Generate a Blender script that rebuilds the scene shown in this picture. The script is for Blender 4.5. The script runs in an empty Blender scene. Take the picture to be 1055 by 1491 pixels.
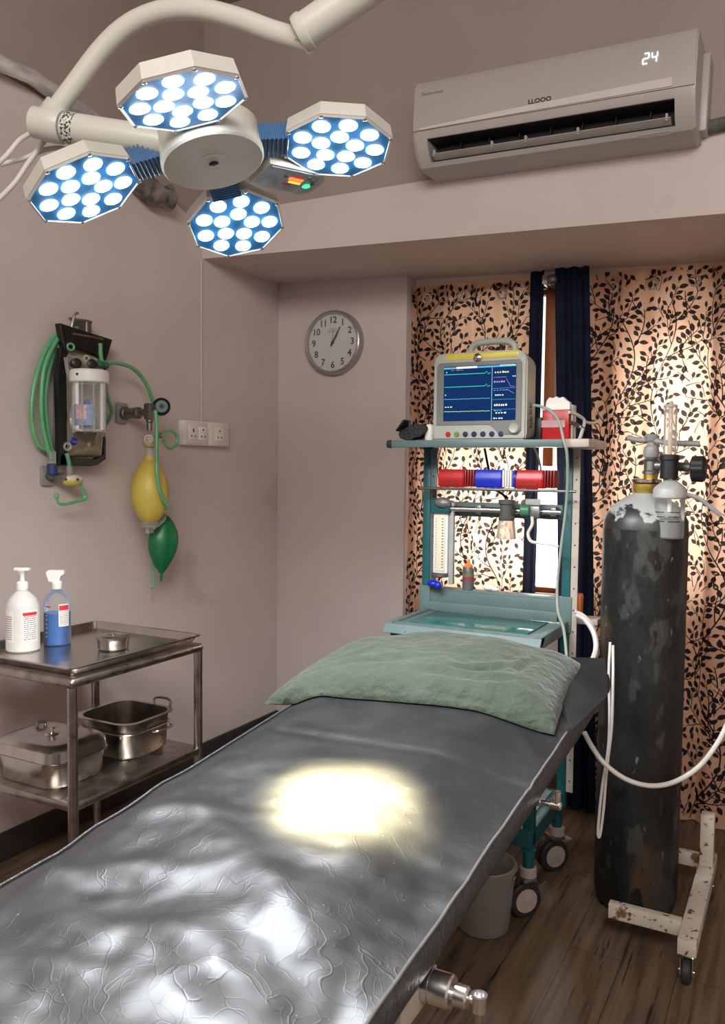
import bpy, bmesh, math, random
from mathutils import Vector, Matrix, Quaternion, noise
PI = math.pi
V = Vector
scene = bpy.context.scene
COL = scene.collection
random.seed(7)

# ------------------------------------------------------------------ camera
FPX = 1200.0
CAM = V((0, 0, 1.42))
yaw, pitch, roll = math.atan(645 / 1200), math.radians(3.0), math.radians(0.6)
F0 = V((-math.sin(yaw), math.cos(yaw), 0)); R0 = V((math.cos(yaw), math.sin(yaw), 0))
FW = F0 * math.cos(pitch) - V((0, 0, 1)) * math.sin(pitch)
U0 = R0.cross(FW)
RT = R0 * math.cos(roll) + U0 * math.sin(roll)
UP = U0 * math.cos(roll) - R0 * math.sin(roll)

def ray(px, py): return FW + RT * ((px - 527.5) / FPX) + UP * ((745.5 - py) / FPX)
def at_d(px, py, d): return CAM + ray(px, py) * d
def at_x(px, py, X): r = ray(px, py); return CAM + r * (X / r.x)
def at_y(px, py, Y): r = ray(px, py); return CAM + r * (Y / r.y)
def at_z(px, py, Z): r = ray(px, py); return CAM + r * ((Z - CAM.z) / r.z)

cd = bpy.data.cameras.new('camera'); co = bpy.data.objects.new('camera', cd); COL.objects.link(co)
cd.sensor_fit = 'VERTICAL'; cd.sensor_height = 36.0; cd.sensor_width = 36.0 * 1055 / 1491
cd.lens = FPX * 36.0 / 1491; cd.clip_start = 0.02; cd.clip_end = 200
co.matrix_world = Matrix(((RT.x, UP.x, -FW.x, CAM.x), (RT.y, UP.y, -FW.y, CAM.y), (RT.z, UP.z, -FW.z, CAM.z), (0, 0, 0, 1)))
scene.camera = co

# ------------------------------------------------------------------ materials
def nt(name):
    m = bpy.data.materials.new(name); m.use_nodes = True
    t = m.node_tree; t.nodes.clear()
    o = t.nodes.new('ShaderNodeOutputMaterial')
    return m, t, o

def mat(name, col, rough=0.5, metal=0.0, var=0.08, scale=20.0, bump=0.0, bscale=80.0, spec=0.5, coat=0.0, trans=0.0, alpha=1.0,
        stretch=(1, 1, 1), rvar=0.0, emit=None, estr=0.0, spots=None, sheen=0.0, detail=4.0, ior=1.45):
    m, t, o = nt(name); N = t.nodes; L = t.links
    p = N.new('ShaderNodeBsdfPrincipled'); L.new(p.outputs[0], o.inputs[0])
    tc = N.new('ShaderNodeTexCoord'); mp = N.new('ShaderNodeMapping'); L.new(tc.outputs['Object'], mp.inputs[0])
    mp.inputs['Scale'].default_value = stretch
    nz = N.new('ShaderNodeTexNoise'); nz.inputs['Scale'].default_value = scale; nz.inputs['Detail'].default_value = detail
    L.new(mp.outputs[0], nz.inputs['Vector'])
    cr = N.new('ShaderNodeValToRGB'); L.new(nz.outputs['Fac'], cr.inputs[0])
    a = [max(0, c * (1 - var)) for c in col[:3]]; b = [min(1, c * (1 + var)) for c in col[:3]]
    cr.color_ramp.elements[0].color = (*a, 1); cr.color_ramp.elements[1].color = (*b, 1)
    cr.color_ramp.elements[0].position = 0.3; cr.color_ramp.elements[1].position = 0.7
    colout = cr.outputs[0]
    if spots:                       # (colour, scale, threshold): flakes, rust, stains
        for sc_, (scol, sscale, th) in enumerate(spots):
            n2 = N.new('ShaderNodeTexNoise'); n2.inputs['Scale'].default_value = sscale; n2.inputs['Detail'].default_value = 6
            L.new(mp.outputs[0], n2.inputs['Vector'])
            r2 = N.new('ShaderNodeValToRGB'); r2.color_ramp.elements[0].position = th; r2.color_ramp.elements[1].position = min(1, th + 0.05)
            L.new(n2.outputs['Fac'], r2.inputs[0])
            mx = N.new('ShaderNodeMix'); mx.data_type = 'RGBA'
            L.new(r2.outputs[0], mx.inputs[0]); L.new(colout, mx.inputs[6]); mx.inputs[7].default_value = (*scol, 1)
            colout = mx.outputs[2]
    L.new(colout, p.inputs['Base Color'])
    p.inputs['Roughness'].default_value = rough; p.inputs['Metallic'].default_value = metal
    p.inputs['Specular IOR Level'].default_value = spec; p.inputs['Coat Weight'].default_value = coat
    p.inputs['Transmission Weight'].default_value = trans; p.inputs['Alpha'].default_value = alpha
    p.inputs['IOR'].default_value = ior; p.inputs['Sheen Weight'].default_value = sheen
    if rvar:
        mr = N.new('ShaderNodeMapRange'); L.new(nz.outputs['Fac'], mr.inputs[0])
        mr.inputs[3].default_value = max(0, rough - rvar); mr.inputs[4].default_value = rough + rvar
        L.new(mr.outputs[0], p.inputs['Roughness'])
    if bump:
        n3 = N.new('ShaderNodeTexNoise'); n3.inputs['Scale'].default_value = bscale; n3.inputs['Detail'].default_value = 5
        L.new(mp.outputs[0], n3.inputs['Vector'])
        bp = N.new('ShaderNodeBump'); bp.inputs['Strength'].default_value = bump; bp.inputs['Distance'].default_value = 0.01
        L.new(n3.outputs['Fac'], bp.inputs['Height']); L.new(bp.outputs[0], p.inputs['Normal'])
    if emit:
        p.inputs['Emission Color'].default_value = (*emit, 1); p.inputs['Emission Strength'].default_value = estr
    return m

def glass(name, tint, opac=0.15, rough=0.08, var=0.1):
    """thin clear plastic or glass: see-through with a tinted film and a gloss"""
    m, t, o = nt(name); N = t.nodes; L = t.links
    tr = N.new('ShaderNodeBsdfTransparent'); tr.inputs[0].default_value = (*[0.5 + 0.5 * c for c in tint], 1)
    p = N.new('ShaderNodeBsdfPrincipled'); p.inputs['Roughness'].default_value = rough
    nz = N.new('ShaderNodeTexNoise'); nz.inputs['Scale'].default_value = 12
    cr = N.new('ShaderNodeValToRGB'); L.new(nz.outputs[0], cr.inputs[0])
    cr.color_ramp.elements[0].color = (*[c * (1 - var) for c in tint], 1); cr.color_ramp.elements[1].color = (*[min(1, c * (1 + var)) for c in tint], 1)
    L.new(cr.outputs[0], p.inputs['Base Color'])
    fr = N.new('ShaderNodeFresnel'); fr.inputs[0].default_value = 1.4
    ad = N.new('ShaderNodeMath'); ad.operation = 'ADD'; ad.use_clamp = True; L.new(fr.outputs[0], ad.inputs[0]); ad.inputs[1].default_value = opac
    mx = N.new('ShaderNodeMixShader'); L.new(ad.outputs[0], mx.inputs[0]); L.new(tr.outputs[0], mx.inputs[1]); L.new(p.outputs[0], mx.inputs[2])
    L.new(mx.outputs[0], o.inputs[0])
    return m

def emis(name, col, s):
    m, t, o = nt(name); N = t.nodes; L = t.links
    e = N.new('ShaderNodeEmission'); e.inputs[0].default_value = (*col, 1); e.inputs[1].default_value = s
    L.new(e.outputs[0], o.inputs[0]); return m

def cloth(name, col, transl=0.5, var=0.15, wscale=30, tcol=None):
    m, t, o = nt(name); N = t.nodes; L = t.links
    tc = N.new('ShaderNodeTexCoord')
    nz = N.new('ShaderNodeTexNoise'); nz.inputs['Scale'].default_value = wscale; nz.inputs['Detail'].default_value = 3
    L.new(tc.outputs['Object'], nz.inputs['Vector'])
    cr = N.new('ShaderNodeValToRGB'); L.new(nz.outputs[0], cr.inputs[0])
    cr.color_ramp.elements[0].position = .3; cr.color_ramp.elements[1].position = .7
    cr.color_ramp.elements[0].color = (*[c * (1 - var) for c in col], 1); cr.color_ramp.elements[1].color = (*[min(1, c * (1 + var)) for c in col], 1)
    d = N.new('ShaderNodeBsdfDiffuse'); tr = N.new('ShaderNodeBsdfTranslucent'); L.new(cr.outputs[0], d.inputs[0])
    if tcol: tr.inputs[0].default_value = (*tcol, 1)
    else: L.new(cr.outputs[0], tr.inputs[0])
    mx = N.new('ShaderNodeMixShader'); mx.inputs[0].default_value = transl
    L.new(d.outputs[0], mx.inputs[1]); L.new(tr.outputs[0], mx.inputs[2]); L.new(mx.outputs[0], o.inputs[0])
    wv = N.new('ShaderNodeTexNoise'); wv.inputs['Scale'].default_value = 350; L.new(tc.outputs['Object'], wv.inputs['Vector'])
    bp = N.new('ShaderNodeBump'); bp.inputs['Strength'].default_value = 0.25; bp.inputs['Distance'].default_value = 0.002
    L.new(wv.outputs[0], bp.inputs['Height']); L.new(bp.outputs[0], d.inputs['Normal'])
    return m

# ------------------------------------------------------------------ mesh builder
def basis(d):
    d = V(d).normalized()
    a = V((0, 0, 1)) if abs(d.z) < 0.9 else V((1, 0, 0))
    x = a.cross(d).normalized(); y = d.cross(x)
    return x, y, d

def catmull(pts, n=8):
    pts = [V(p) for p in pts]
    if len(pts) < 3: return pts
    P = [pts[0] * 2 - pts[1]] + pts + [pts[-1] * 2 - pts[-2]]
    out = []
    for i in range(1, len(P) - 2):
        for k in range(n):
            t = k / n; a, b, c, d = P[i - 1], P[i], P[i + 1], P[i + 2]
            out.append(0.5 * ((2 * b) + (c - a) * t + (2 * a - 5 * b + 4 * c - d) * t * t + (3 * b - a - 3 * c + d) * t ** 3))
    out.append(pts[-1]); return out

class MB:
    def __init__(s): s.bm = bmesh.new(); s.mi = 0
    def _faces(s, fs):
        for f in fs: f.material_index = s.mi
    def box(s, c, size, rot=None, bev=0.0, seg=2):
        n0 = set(s.bm.faces)
        r = bmesh.ops.create_cube(s.bm, size=1.0)
        M = Matrix.Translation(V(c)) @ (rot.to_4x4() if rot else Matrix.Identity(4)) @ Matrix.Diagonal((*size, 1))
        bmesh.ops.transform(s.bm, matrix=M, verts=r['verts'])
        if bev > 0:
            es = list({e for v in r['verts'] for e in v.link_edges})
            bmesh.ops.bevel(s.bm, geom=es, offset=min(bev, min(size) * 0.49), segments=seg, profile=0.5, affect='EDGES')
        s._faces(set(s.bm.faces) - n0); return s
    def box2(s, a, b, bev=0.0, seg=2):
        a, b = V(a), V(b)
        return s.box((a + b) / 2, [abs(b[i] - a[i]) for i in range(3)], None, bev, seg)
    def ring(s, c, x, y, r, n):
        return [s.bm.verts.new(V(c) + x * (math.cos(2 * PI * k / n) * r) + y * (math.sin(2 * PI * k / n) * r)) for k in range(n)]
    def skin(s, rings, cap=True, close=True):
        n = len(rings[0]); fs = []
        for a, b in zip(rings, rings[1:]):
            for k in range(n if close else n - 1):
                k2 = (k + 1) % n
                fs.append(s.bm.faces.new((a[k], a[k2], b[k2], b[k])))
        if cap and n > 2:
            fs.append(s.bm.faces.new(list(reversed(rings[0])))); fs.append(s.bm.faces.new(rings[-1]))
        s._faces(fs); return s
    def cyl(s, p0, p1, r0, r1=None, n=24):
        p0, p1 = V(p0), V(p1); x, y, d = basis(p1 - p0)
        return s.skin([s.ring(p0, x, y, r0, n), s.ring(p1, x, y, r0 if r1 is None else r1, n)])
    def lathe(s, o, axis, prof, n=32, cap=True, x=None):
        """prof: (radius, height along axis)"""
        X, Y, D = basis(axis)
        o = V(o)
        return s.skin([s.ring(o + D * h, X, Y, max(r, 1e-4), n) for r, h in prof], cap)
    def tube(s, pts, r, n=10, smooth=8, cap=True, radii=None):
        pts = catmull(pts, smooth) if smooth else [V(p) for p in pts]
        t0 = (pts[1] - pts[0]).normalized(); x, y, _ = basis(t0); rings = []
        for i, p in enumerate(pts):
            t = (pts[min(i + 1, len(pts) - 1)] - pts[max(i - 1, 0)]).normalized()
            if t.length < 1e-6: t = t0
            q = t0.rotation_difference(t); x = q @ x; y = q @ y; t0 = t
            rr = r if radii is None else radii[0] + (radii[1] - radii[0]) * i / (len(pts) - 1)
            rings.append(s.ring(p, x, y, rr, n))
        return s.skin(rings, cap)
    def prism(s, poly, o, ex, ey, ez, depth, taper=1.0):
        """poly of (u,v) in the ex,ey plane pushed along ez; taper scales the far end about its centre"""
        o, ex, ey, ez = V(o), V(ex), V(ey), V(ez)
        cu = sum(p[0] for p in poly) / len(poly); cv = sum(p[1] for p in poly) / len(poly)
        a = [s.bm.verts.new(o + ex * u + ey * v) for u, v in poly]
        b = [s.bm.verts.new(o + ex * (cu + (u - cu) * taper) + ey * (cv + (v - cv) * taper) + ez * depth) for u, v in poly]
        return s.skin([a, b])
    def ball(s, c, r, n=20, m=12, sc=(1, 1, 1), rot=None):
        n0 = set(s.bm.faces)
        q = bmesh.ops.create_uvsphere(s.bm, u_segments=n, v_segments=m, radius=1.0)
        M = Matrix.Translation(V(c)) @ (rot.to_4x4() if rot else Matrix.Identity(4)) @ Matrix.Diagonal((r * sc[0], r * sc[1], r * sc[2], 1))
        bmesh.ops.transform(s.bm, matrix=M, verts=q['verts']); s._faces(set(s.bm.faces) - n0); return s
    def torus(s, c, axis, R, r, n=32, m=10):
        X, Y, D = basis(axis); c = V(c); rings = []
        for i in range(n):
            a = 2 * PI * i / n; e = X * math.cos(a) + Y * math.sin(a)
            rings.append([s.bm.verts.new(c + e * (R + r * math.cos(2 * PI * k / m)) + D * (r * math.sin(2 * PI * k / m))) for k in range(m)])
        rings.append(rings[0]); return s.skin(rings, cap=False)
    def grid(s, fn, nu, nv, closed_u=False):
        g = [[s.bm.verts.new(fn(i / nu, j / nv)) for i in range(nu + (0 if closed_u else 1))] for j in range(nv + 1)]
        fs = []; w = len(g[0])
        for j in range(nv):
            for i in range(w if closed_u else w - 1):
                fs.append(s.bm.faces.new((g[j][i], g[j][(i + 1) % w], g[j + 1][(i + 1) % w], g[j + 1][i])))
        s._faces(fs); return g
    def poly(s, pts):
        f = s.bm.faces.new([s.bm.verts.new(V(p)) for p in pts]); s._faces([f]); return s
    def build(s, name, m, parent=None, smooth=True, angle=35, recalc=True):
        if recalc: bmesh.ops.recalc_face_normals(s.bm, faces=s.bm.faces[:])
        off = V((0, 0, 0)); p = parent
        while p is not None: off += p.location; p = p.parent
        if parent is None:
            zs = [v.co for v in s.bm.verts]
            lo = V([min(v[i] for v in zs) for i in range(3)]); hi = V([max(v[i] for v in zs) for i in range(3)])
            off = V(((lo.x + hi.x) / 2, (lo.y + hi.y) / 2, lo.z))
        bmesh.ops.translate(s.bm, vec=-off, verts=s.bm.verts)
        me = bpy.data.meshes.new(name); s.bm.to_mesh(me); s.bm.free()
        for q in (m if isinstance(m, (list, tuple)) else [m]): me.materials.append(q)
        if smooth and len(me.polygons):
            me.polygons.foreach_set('use_smooth', [True] * len(me.polygons)); me.set_sharp_from_angle(angle=math.radians(angle))
        o = bpy.data.objects.new(name, me); COL.objects.link(o)
        if parent is not None: o.parent = parent
        else: o.location = off
        return o

def tag(o, label, cat, group=None, kind=None):
    if label: o['label'] = label
    if cat: o['category'] = cat
    if group: o['group'] = group
    if kind: o['kind'] = kind
    return o
def thing(name, loc, label, cat, group=None):
    o = bpy.data.objects.new(name, None); COL.objects.link(o); o.location = V(loc); o.empty_display_size = 0.05
    return tag(o, label, cat, group)
def struct(name, mb, m, parent=None, **k):
    o = mb.build(name, m, parent, **k)
    if parent is None: o['kind'] = 'structure'
    return o
def lab(o, s): o['label'] = s; return o

def text(body, size, o, ex, ey, m, parent, name='lettering', ext=0.0004, align='CENTER', sx=1.0, bold=0.0):
    """flat lettering lying in the ex,ey plane"""
    c = bpy.data.curves.new('t', 'FONT'); c.body = body; c.size = size; c.align_x = align; c.align_y = 'CENTER'; c.extrude = ext
    c.resolution_u = 3; c.offset = bold
    ob = bpy.data.objects.new('t', c); COL.objects.link(ob)
    bpy.context.view_layer.update()
    me = bpy.data.meshes.new_from_object(ob.evaluated_get(bpy.context.evaluated_depsgraph_get()))
    bpy.data.objects.remove(ob); bpy.data.curves.remove(c)
    ex, ey = V(ex).normalized(), V(ey).normalized(); ez = ex.cross(ey); o = V(o)
    off = V((0, 0, 0)); p = parent
    while p is not None: off += p.location; p = p.parent
    for v in me.vertices: v.co = o + ex * v.co.x * sx + ey * v.co.y + ez * v.co.z - off
    me.materials.clear(); me.materials.append(m); me.name = name
    ob = bpy.data.objects.new(name, me); COL.objects.link(ob); ob.parent = parent
    return ob
def text_into(mbm, body, size, o, ex, ey, ext=0.0003, bold=0.0):
    c = bpy.data.curves.new('t', 'FONT'); c.body = body; c.size = size; c.align_x = 'CENTER'; c.align_y = 'CENTER'; c.extrude = ext; c.resolution_u = 3; c.offset = bold
    ob = bpy.data.objects.new('t', c); COL.objects.link(ob); bpy.context.view_layer.update()
    me = bpy.data.meshes.new_from_object(ob.evaluated_get(bpy.context.evaluated_depsgraph_get()))
    bpy.data.objects.remove(ob); bpy.data.curves.remove(c)
    ex, ey = V(ex).normalized(), V(ey).normalized(); ez = ex.cross(ey); o = V(o)
    vs = [mbm.bm.verts.new(o + ex * v.co.x + ey * v.co.y + ez * v.co.z) for v in me.vertices]
    for p in me.polygons:
        try: f = mbm.bm.faces.new([vs[i] for i in p.vertices]); f.material_index = mbm.mi
        except ValueError: pass
    bpy.data.meshes.remove(me)
X_, Y_, Z_ = V((1, 0, 0)), V((0, 1, 0)), V((0, 0, 1))
# ------------------------------------------------------------------ palette
M = {}
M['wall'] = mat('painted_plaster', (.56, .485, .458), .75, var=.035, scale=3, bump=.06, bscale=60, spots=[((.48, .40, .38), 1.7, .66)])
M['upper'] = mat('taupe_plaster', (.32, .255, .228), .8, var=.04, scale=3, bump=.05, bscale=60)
M['base'] = mat('dark_skirting', (.035, .030, .028), .45, var=.25, scale=12)
M['white'] = mat('white_enamel', (.50, .49, .44), .35, var=.03, scale=6)
M['whiteplastic'] = mat('white_plastic', (.74, .72, .68), .4, var=.03, scale=10)
M['acwhite'] = mat('ivory_plastic', (.40, .37, .345), .38, var=.02, scale=4)
M['steel'] = mat('stainless_steel', (.50, .47, .43), .22, 1.0, var=.12, scale=25, rvar=.08, bump=.03, bscale=40)
M['chrome'] = mat('chrome', (.80, .79, .78), .24, 1.0, var=.05, scale=30)
M['darkmetal'] = mat('grey_metal', (.20, .195, .19), .4, .8, var=.2, scale=40)
M['black'] = mat('black_plastic', (.012, .012, .013), .4, var=.2, scale=30)
M['rubber'] = mat('black_rubber', (.02, .02, .022), .6, var=.2, scale=30)
M['green'] = mat('green_tubing', (.13, .42, .20), .3, var=.12, scale=18, trans=.15)
M['clearp'] = glass('clear_plastic', (.85, .86, .84), .12)
M['brownclear'] = glass('smoky_clear_vinyl', (.30, .25, .19), .55, .15, .35)
M['teal'] = mat('teal_enamel', (.008, .085, .090), .4, var=.15, scale=14, spots=[((.03, .06, .06), 60, .68)])
M['paleteal'] = mat('pale_teal_enamel', (.098, .150, .148), .4, var=.1, scale=9, spots=[((.12, .16, .155), 45, .67)])
M['beige'] = mat('beige_enamel', (.42, .36, .31), .5, var=.1, scale=12, spots=[((.2, .15, .11), 50, .69)])
M['navy'] = cloth('navy_cloth', (.010, .014, .030), .22, .3, 20, tcol=(.05, .06, .10))
M['peach'] = cloth('peach_print_cloth', (.60, .365, .245), .55, .1, 8, tcol=(.95, .66, .47))
M['leaf'] = cloth('black_leaf_print', (.014, .014, .018), .4, .3, 30, tcol=(.17, .175, .20))
M['wood'] = mat('orange_window_wood', (.36, .115, .035), .45, var=.2, scale=8, stretch=(1, 1, .15))
M['red'] = mat('red_plastic', (.42, .008, .008), .3, var=.15, scale=20, coat=.0)
M['blue'] = mat('blue_plastic', (.008, .022, .42), .3, var=.15, scale=20, coat=.0)
M['ink'] = mat('black_ink', (.02, .02, .022), .6, var=.1)
M['greyink'] = mat('grey_ink', (.2, .19, .18), .6, var=.1)
M['redink'] = mat('red_ink', (.48, .03, .04), .5, var=.1)
M['cable'] = mat('pale_cable', (.56, .54, .50), .4, var=.06, scale=20)
M['greencable'] = mat('grey_green_cable', (.25, .29, .26), .4, var=.06, scale=20)
M['yellow'] = mat('yellow_silicone', (.60, .47, .085), .42, var=.07, scale=10, trans=.1)
M['orange'] = mat('orange_plastic', (.72, .20, .05), .4, var=.1)
M['brass'] = mat('tarnished_brass', (.52, .36, .08), .35, .8, var=.2, scale=30)
M['glasspane'] = glass('window_glass', (.95, .95, .95), .02, .03)
M['tintpane'] = glass('tinted_ventilator_glass', (.26, .23, .20), .40, .2)

# floor: vinyl planks with dark grain running away from the camera
def floor_mat():
    m, t, o = nt('wood_vinyl'); N = t.nodes; L = t.links
    p = N.new('ShaderNodeBsdfPrincipled'); L.new(p.outputs[0], o.inputs[0]); p.inputs['Roughness'].default_value = .42
    tc = N.new('ShaderNodeTexCoord')
    mp = N.new('ShaderNodeMapping'); mp.inputs['Scale'].default_value = (24, 1.6, 1); L.new(tc.outputs['Object'], mp.inputs[0])
    n1 = N.new('ShaderNodeTexNoise'); n1.inputs['Scale'].default_value = 1.5; n1.inputs['Detail'].default_value = 8; n1.inputs['Roughness'].default_value = .65
    L.new(mp.outputs[0], n1.inputs['Vector'])
    c1 = N.new('ShaderNodeValToRGB'); L.new(n1.outputs[0], c1.inputs[0])
    e = c1.color_ramp.elements
    e[0].position = .28; e[0].color = (.035, .022, .014, 1); e[1].position = .72; e[1].color = (.20, .135, .082, 1)
    x = c1.color_ramp.elements.new(.45); x.color = (.115, .076, .046, 1)
    mp2 = N.new('ShaderNodeMapping'); mp2.inputs['Scale'].default_value = (55, 4, 1); L.new(tc.outputs['Object'], mp2.inputs[0])
    n2 = N.new('ShaderNodeTexNoise'); n2.inputs['Scale'].default_value = 1; n2.inputs['Detail'].default_value = 4; L.new(mp2.outputs[0], n2.inputs['Vector'])
    c2 = N.new('ShaderNodeValToRGB'); c2.color_ramp.elements[0].position = .63; c2.color_ramp.elements[1].position = .69; L.new(n2.outputs[0], c2.inputs[0])
    mx = N.new('ShaderNodeMix'); mx.data_type = 'RGBA'; L.new(c2.outputs[0], mx.inputs[0]); L.new(c1.outputs[0], mx.inputs[6]); mx.inputs[7].default_value = (.018, .012, .009, 1)
    br = N.new('ShaderNodeTexBrick'); mp3 = N.new('ShaderNodeMapping'); mp3.inputs['Rotation'].default_value = (0, 0, PI / 2); L.new(tc.outputs['Object'], mp3.inputs[0]); L.new(mp3.outputs[0], br.inputs['Vector'])
    br.inputs['Scale'].default_value = 1; br.inputs['Brick Width'].default_value = .9; br.inputs['Row Height'].default_value = .15; br.inputs['Mortar Size'].default_value = .0015
    br.inputs['Color1'].default_value = (1, 1, 1, 1); br.inputs['Color2'].default_value = (.82, .80, .78, 1); br.inputs['Mortar'].default_value = (.3, .3, .3, 1)
    mu = N.new('ShaderNodeMix'); mu.data_type = 'RGBA'; mu.blend_type = 'MULTIPLY'; mu.inputs[0].default_value = 1
    L.new(mx.outputs[2], mu.inputs[6]); L.new(br.outputs[0], mu.inputs[7]); L.new(mu.outputs[2], p.inputs['Base Color'])
    bp = N.new('ShaderNodeBump'); bp.inputs['Strength'].default_value = .15; bp.inputs['Distance'].default_value = .003; L.new(n1.outputs[0], bp.inputs['Height']); L.new(bp.outputs[0], p.inputs['Normal'])
    return m
M['floor'] = floor_mat()

# ------------------------------------------------------------------ the room
XL, XR, YB, YR = -2.5, 1.35, 3.68, -1.7
YW, ZC = 3.78, 3.50                     # recessed window wall, ceiling
def soffit(x): return 2.385 - (x + 2.5) * .042
b = MB().box2((XL - .1, YR - .1, -.1), (XR + .1, YW + .14, 0)); struct('floor', b, M['floor'])
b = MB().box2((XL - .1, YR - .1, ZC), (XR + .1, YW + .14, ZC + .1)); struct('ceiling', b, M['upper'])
# left wall in two paints; the taupe of the ceiling comes down to a sloping line under the pipe
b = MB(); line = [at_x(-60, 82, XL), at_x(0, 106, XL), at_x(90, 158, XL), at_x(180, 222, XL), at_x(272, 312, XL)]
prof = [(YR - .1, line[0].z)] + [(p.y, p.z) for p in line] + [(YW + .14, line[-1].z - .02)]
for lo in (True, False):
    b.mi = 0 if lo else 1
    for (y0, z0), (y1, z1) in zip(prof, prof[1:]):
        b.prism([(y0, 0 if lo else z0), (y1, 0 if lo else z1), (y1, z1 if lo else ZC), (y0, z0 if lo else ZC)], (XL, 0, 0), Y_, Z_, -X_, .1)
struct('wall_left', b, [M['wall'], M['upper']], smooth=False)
b = MB().box2((XR, YR - .1, 0), (XR + .1, YW + .14, ZC)); struct('wall_right', b, M['wall'])
b = MB().box2((XL, YR - .1, 0), (XR, YR, ZC)); struct('wall_rear', b, M['wall'])
# back wall: solid piece with the clock, then the recess with two window openings
W1 = (-1.60, -.88, .85, 2.272); W2 = (-.68, -.34, .95, 2.24)
b = MB().box2((XL, YB, 0), (-1.745, YW + .12, 2.62), bev=.004)
def bw(x0, x1, z0, z1): b.box2((x0, YW, z0), (x1, YW + .12, z1))
bw(-1.745, W1[0], 0, 2.62); bw(W1[0], W1[1], 0, W1[2]); bw(W1[0], W1[1], W1[3], 2.62); bw(W1[1], W2[0], 0, 2.62)
bw(W2[0], W2[1], 0, W2[2]); bw(W2[0], W2[1], W2[3], 2.62); bw(W2[1], XR, 0, 2.62)
struct('wall_back', b, M['wall'])
# bulkhead beam across the top and the taupe wall the cooler hangs on
b = MB(); YF = 3.06
vs = [(XL, YF, soffit(XL)), (XR, YF, soffit(XR)), (XR, YW, soffit(XR)), (XL, YW, soffit(XL) + .01), (XL, YF, 2.575), (XR, YF, 2.555), (XR, YW, 2.555), (XL, YW, 2.575)]
q = [b.bm.verts.new(v) for v in vs]
for f in ((0, 1, 2, 3), (4, 5, 6, 7), (0, 1, 5, 4), (1, 2, 6, 5), (2, 3, 7, 6), (3, 0, 4, 7)): b.bm.faces.new([q[i] for i in f])
struct('trim_1', b, M['wall'], smooth=False)
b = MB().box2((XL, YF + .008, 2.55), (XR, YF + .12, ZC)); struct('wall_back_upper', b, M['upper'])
b = MB().box2((XL, YR, 0), (XL + .014, YB, .105), bev=.004); struct('baseboard_left', b, M['base'])
b = MB().box2((XL + .014, YB - .014, 0), (-1.745, YB, .105), bev=.004); struct('baseboard_back', b, M['base'])

def window(name, W, mull, split, transom=None):
    x0, x1, z0, z1 = W; f = MB(); t = .035
    f.box2((x0, YW + .03, z0), (x0 + t, YW + .08, z1), bev=.004); f.box2((x1 - t, YW + .03, z0), (x1, YW + .08, z1), bev=.004)
    f.box2((x0, YW + .03, z1 - t), (x1, YW + .08, z1), bev=.004); f.box2((x0, YW + .03, z0), (x1, YW + .08, z0 + t * .6), bev=.004)
    f.box2((x0, YW + .03, split - .02), (x1, YW + .08, split + .02), bev=.004)
    root = struct(name, f, M['wood'])
    root.name = name
    if mull is not None:
        MB().box2((mull - .024, YW - .02, split - .12), (mull + .024, YW + .09, z1), bev=.004).build('mullion', M['wood'], root)
    MB().box2((x0 + t, YW + .052, z0 + t * .6), (x1 - t, YW + .056, split - .02)).build('pane', M['glasspane'], root)
    MB().box2((x0 + t, YW + .052, split + .02), (x1 - t, YW + .056, z1 - t)).build('ventilator_pane', M['tintpane'], root)
    MB().box2((x0 - .02, YW - .03, z0 - .025), (x1 + .02, YW + .03, z0), bev=.005).build('sill', M['wood'], root)
window('window_1', W1, -1.056, 1.56)
window('window_2', W2, None, 1.98)

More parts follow.
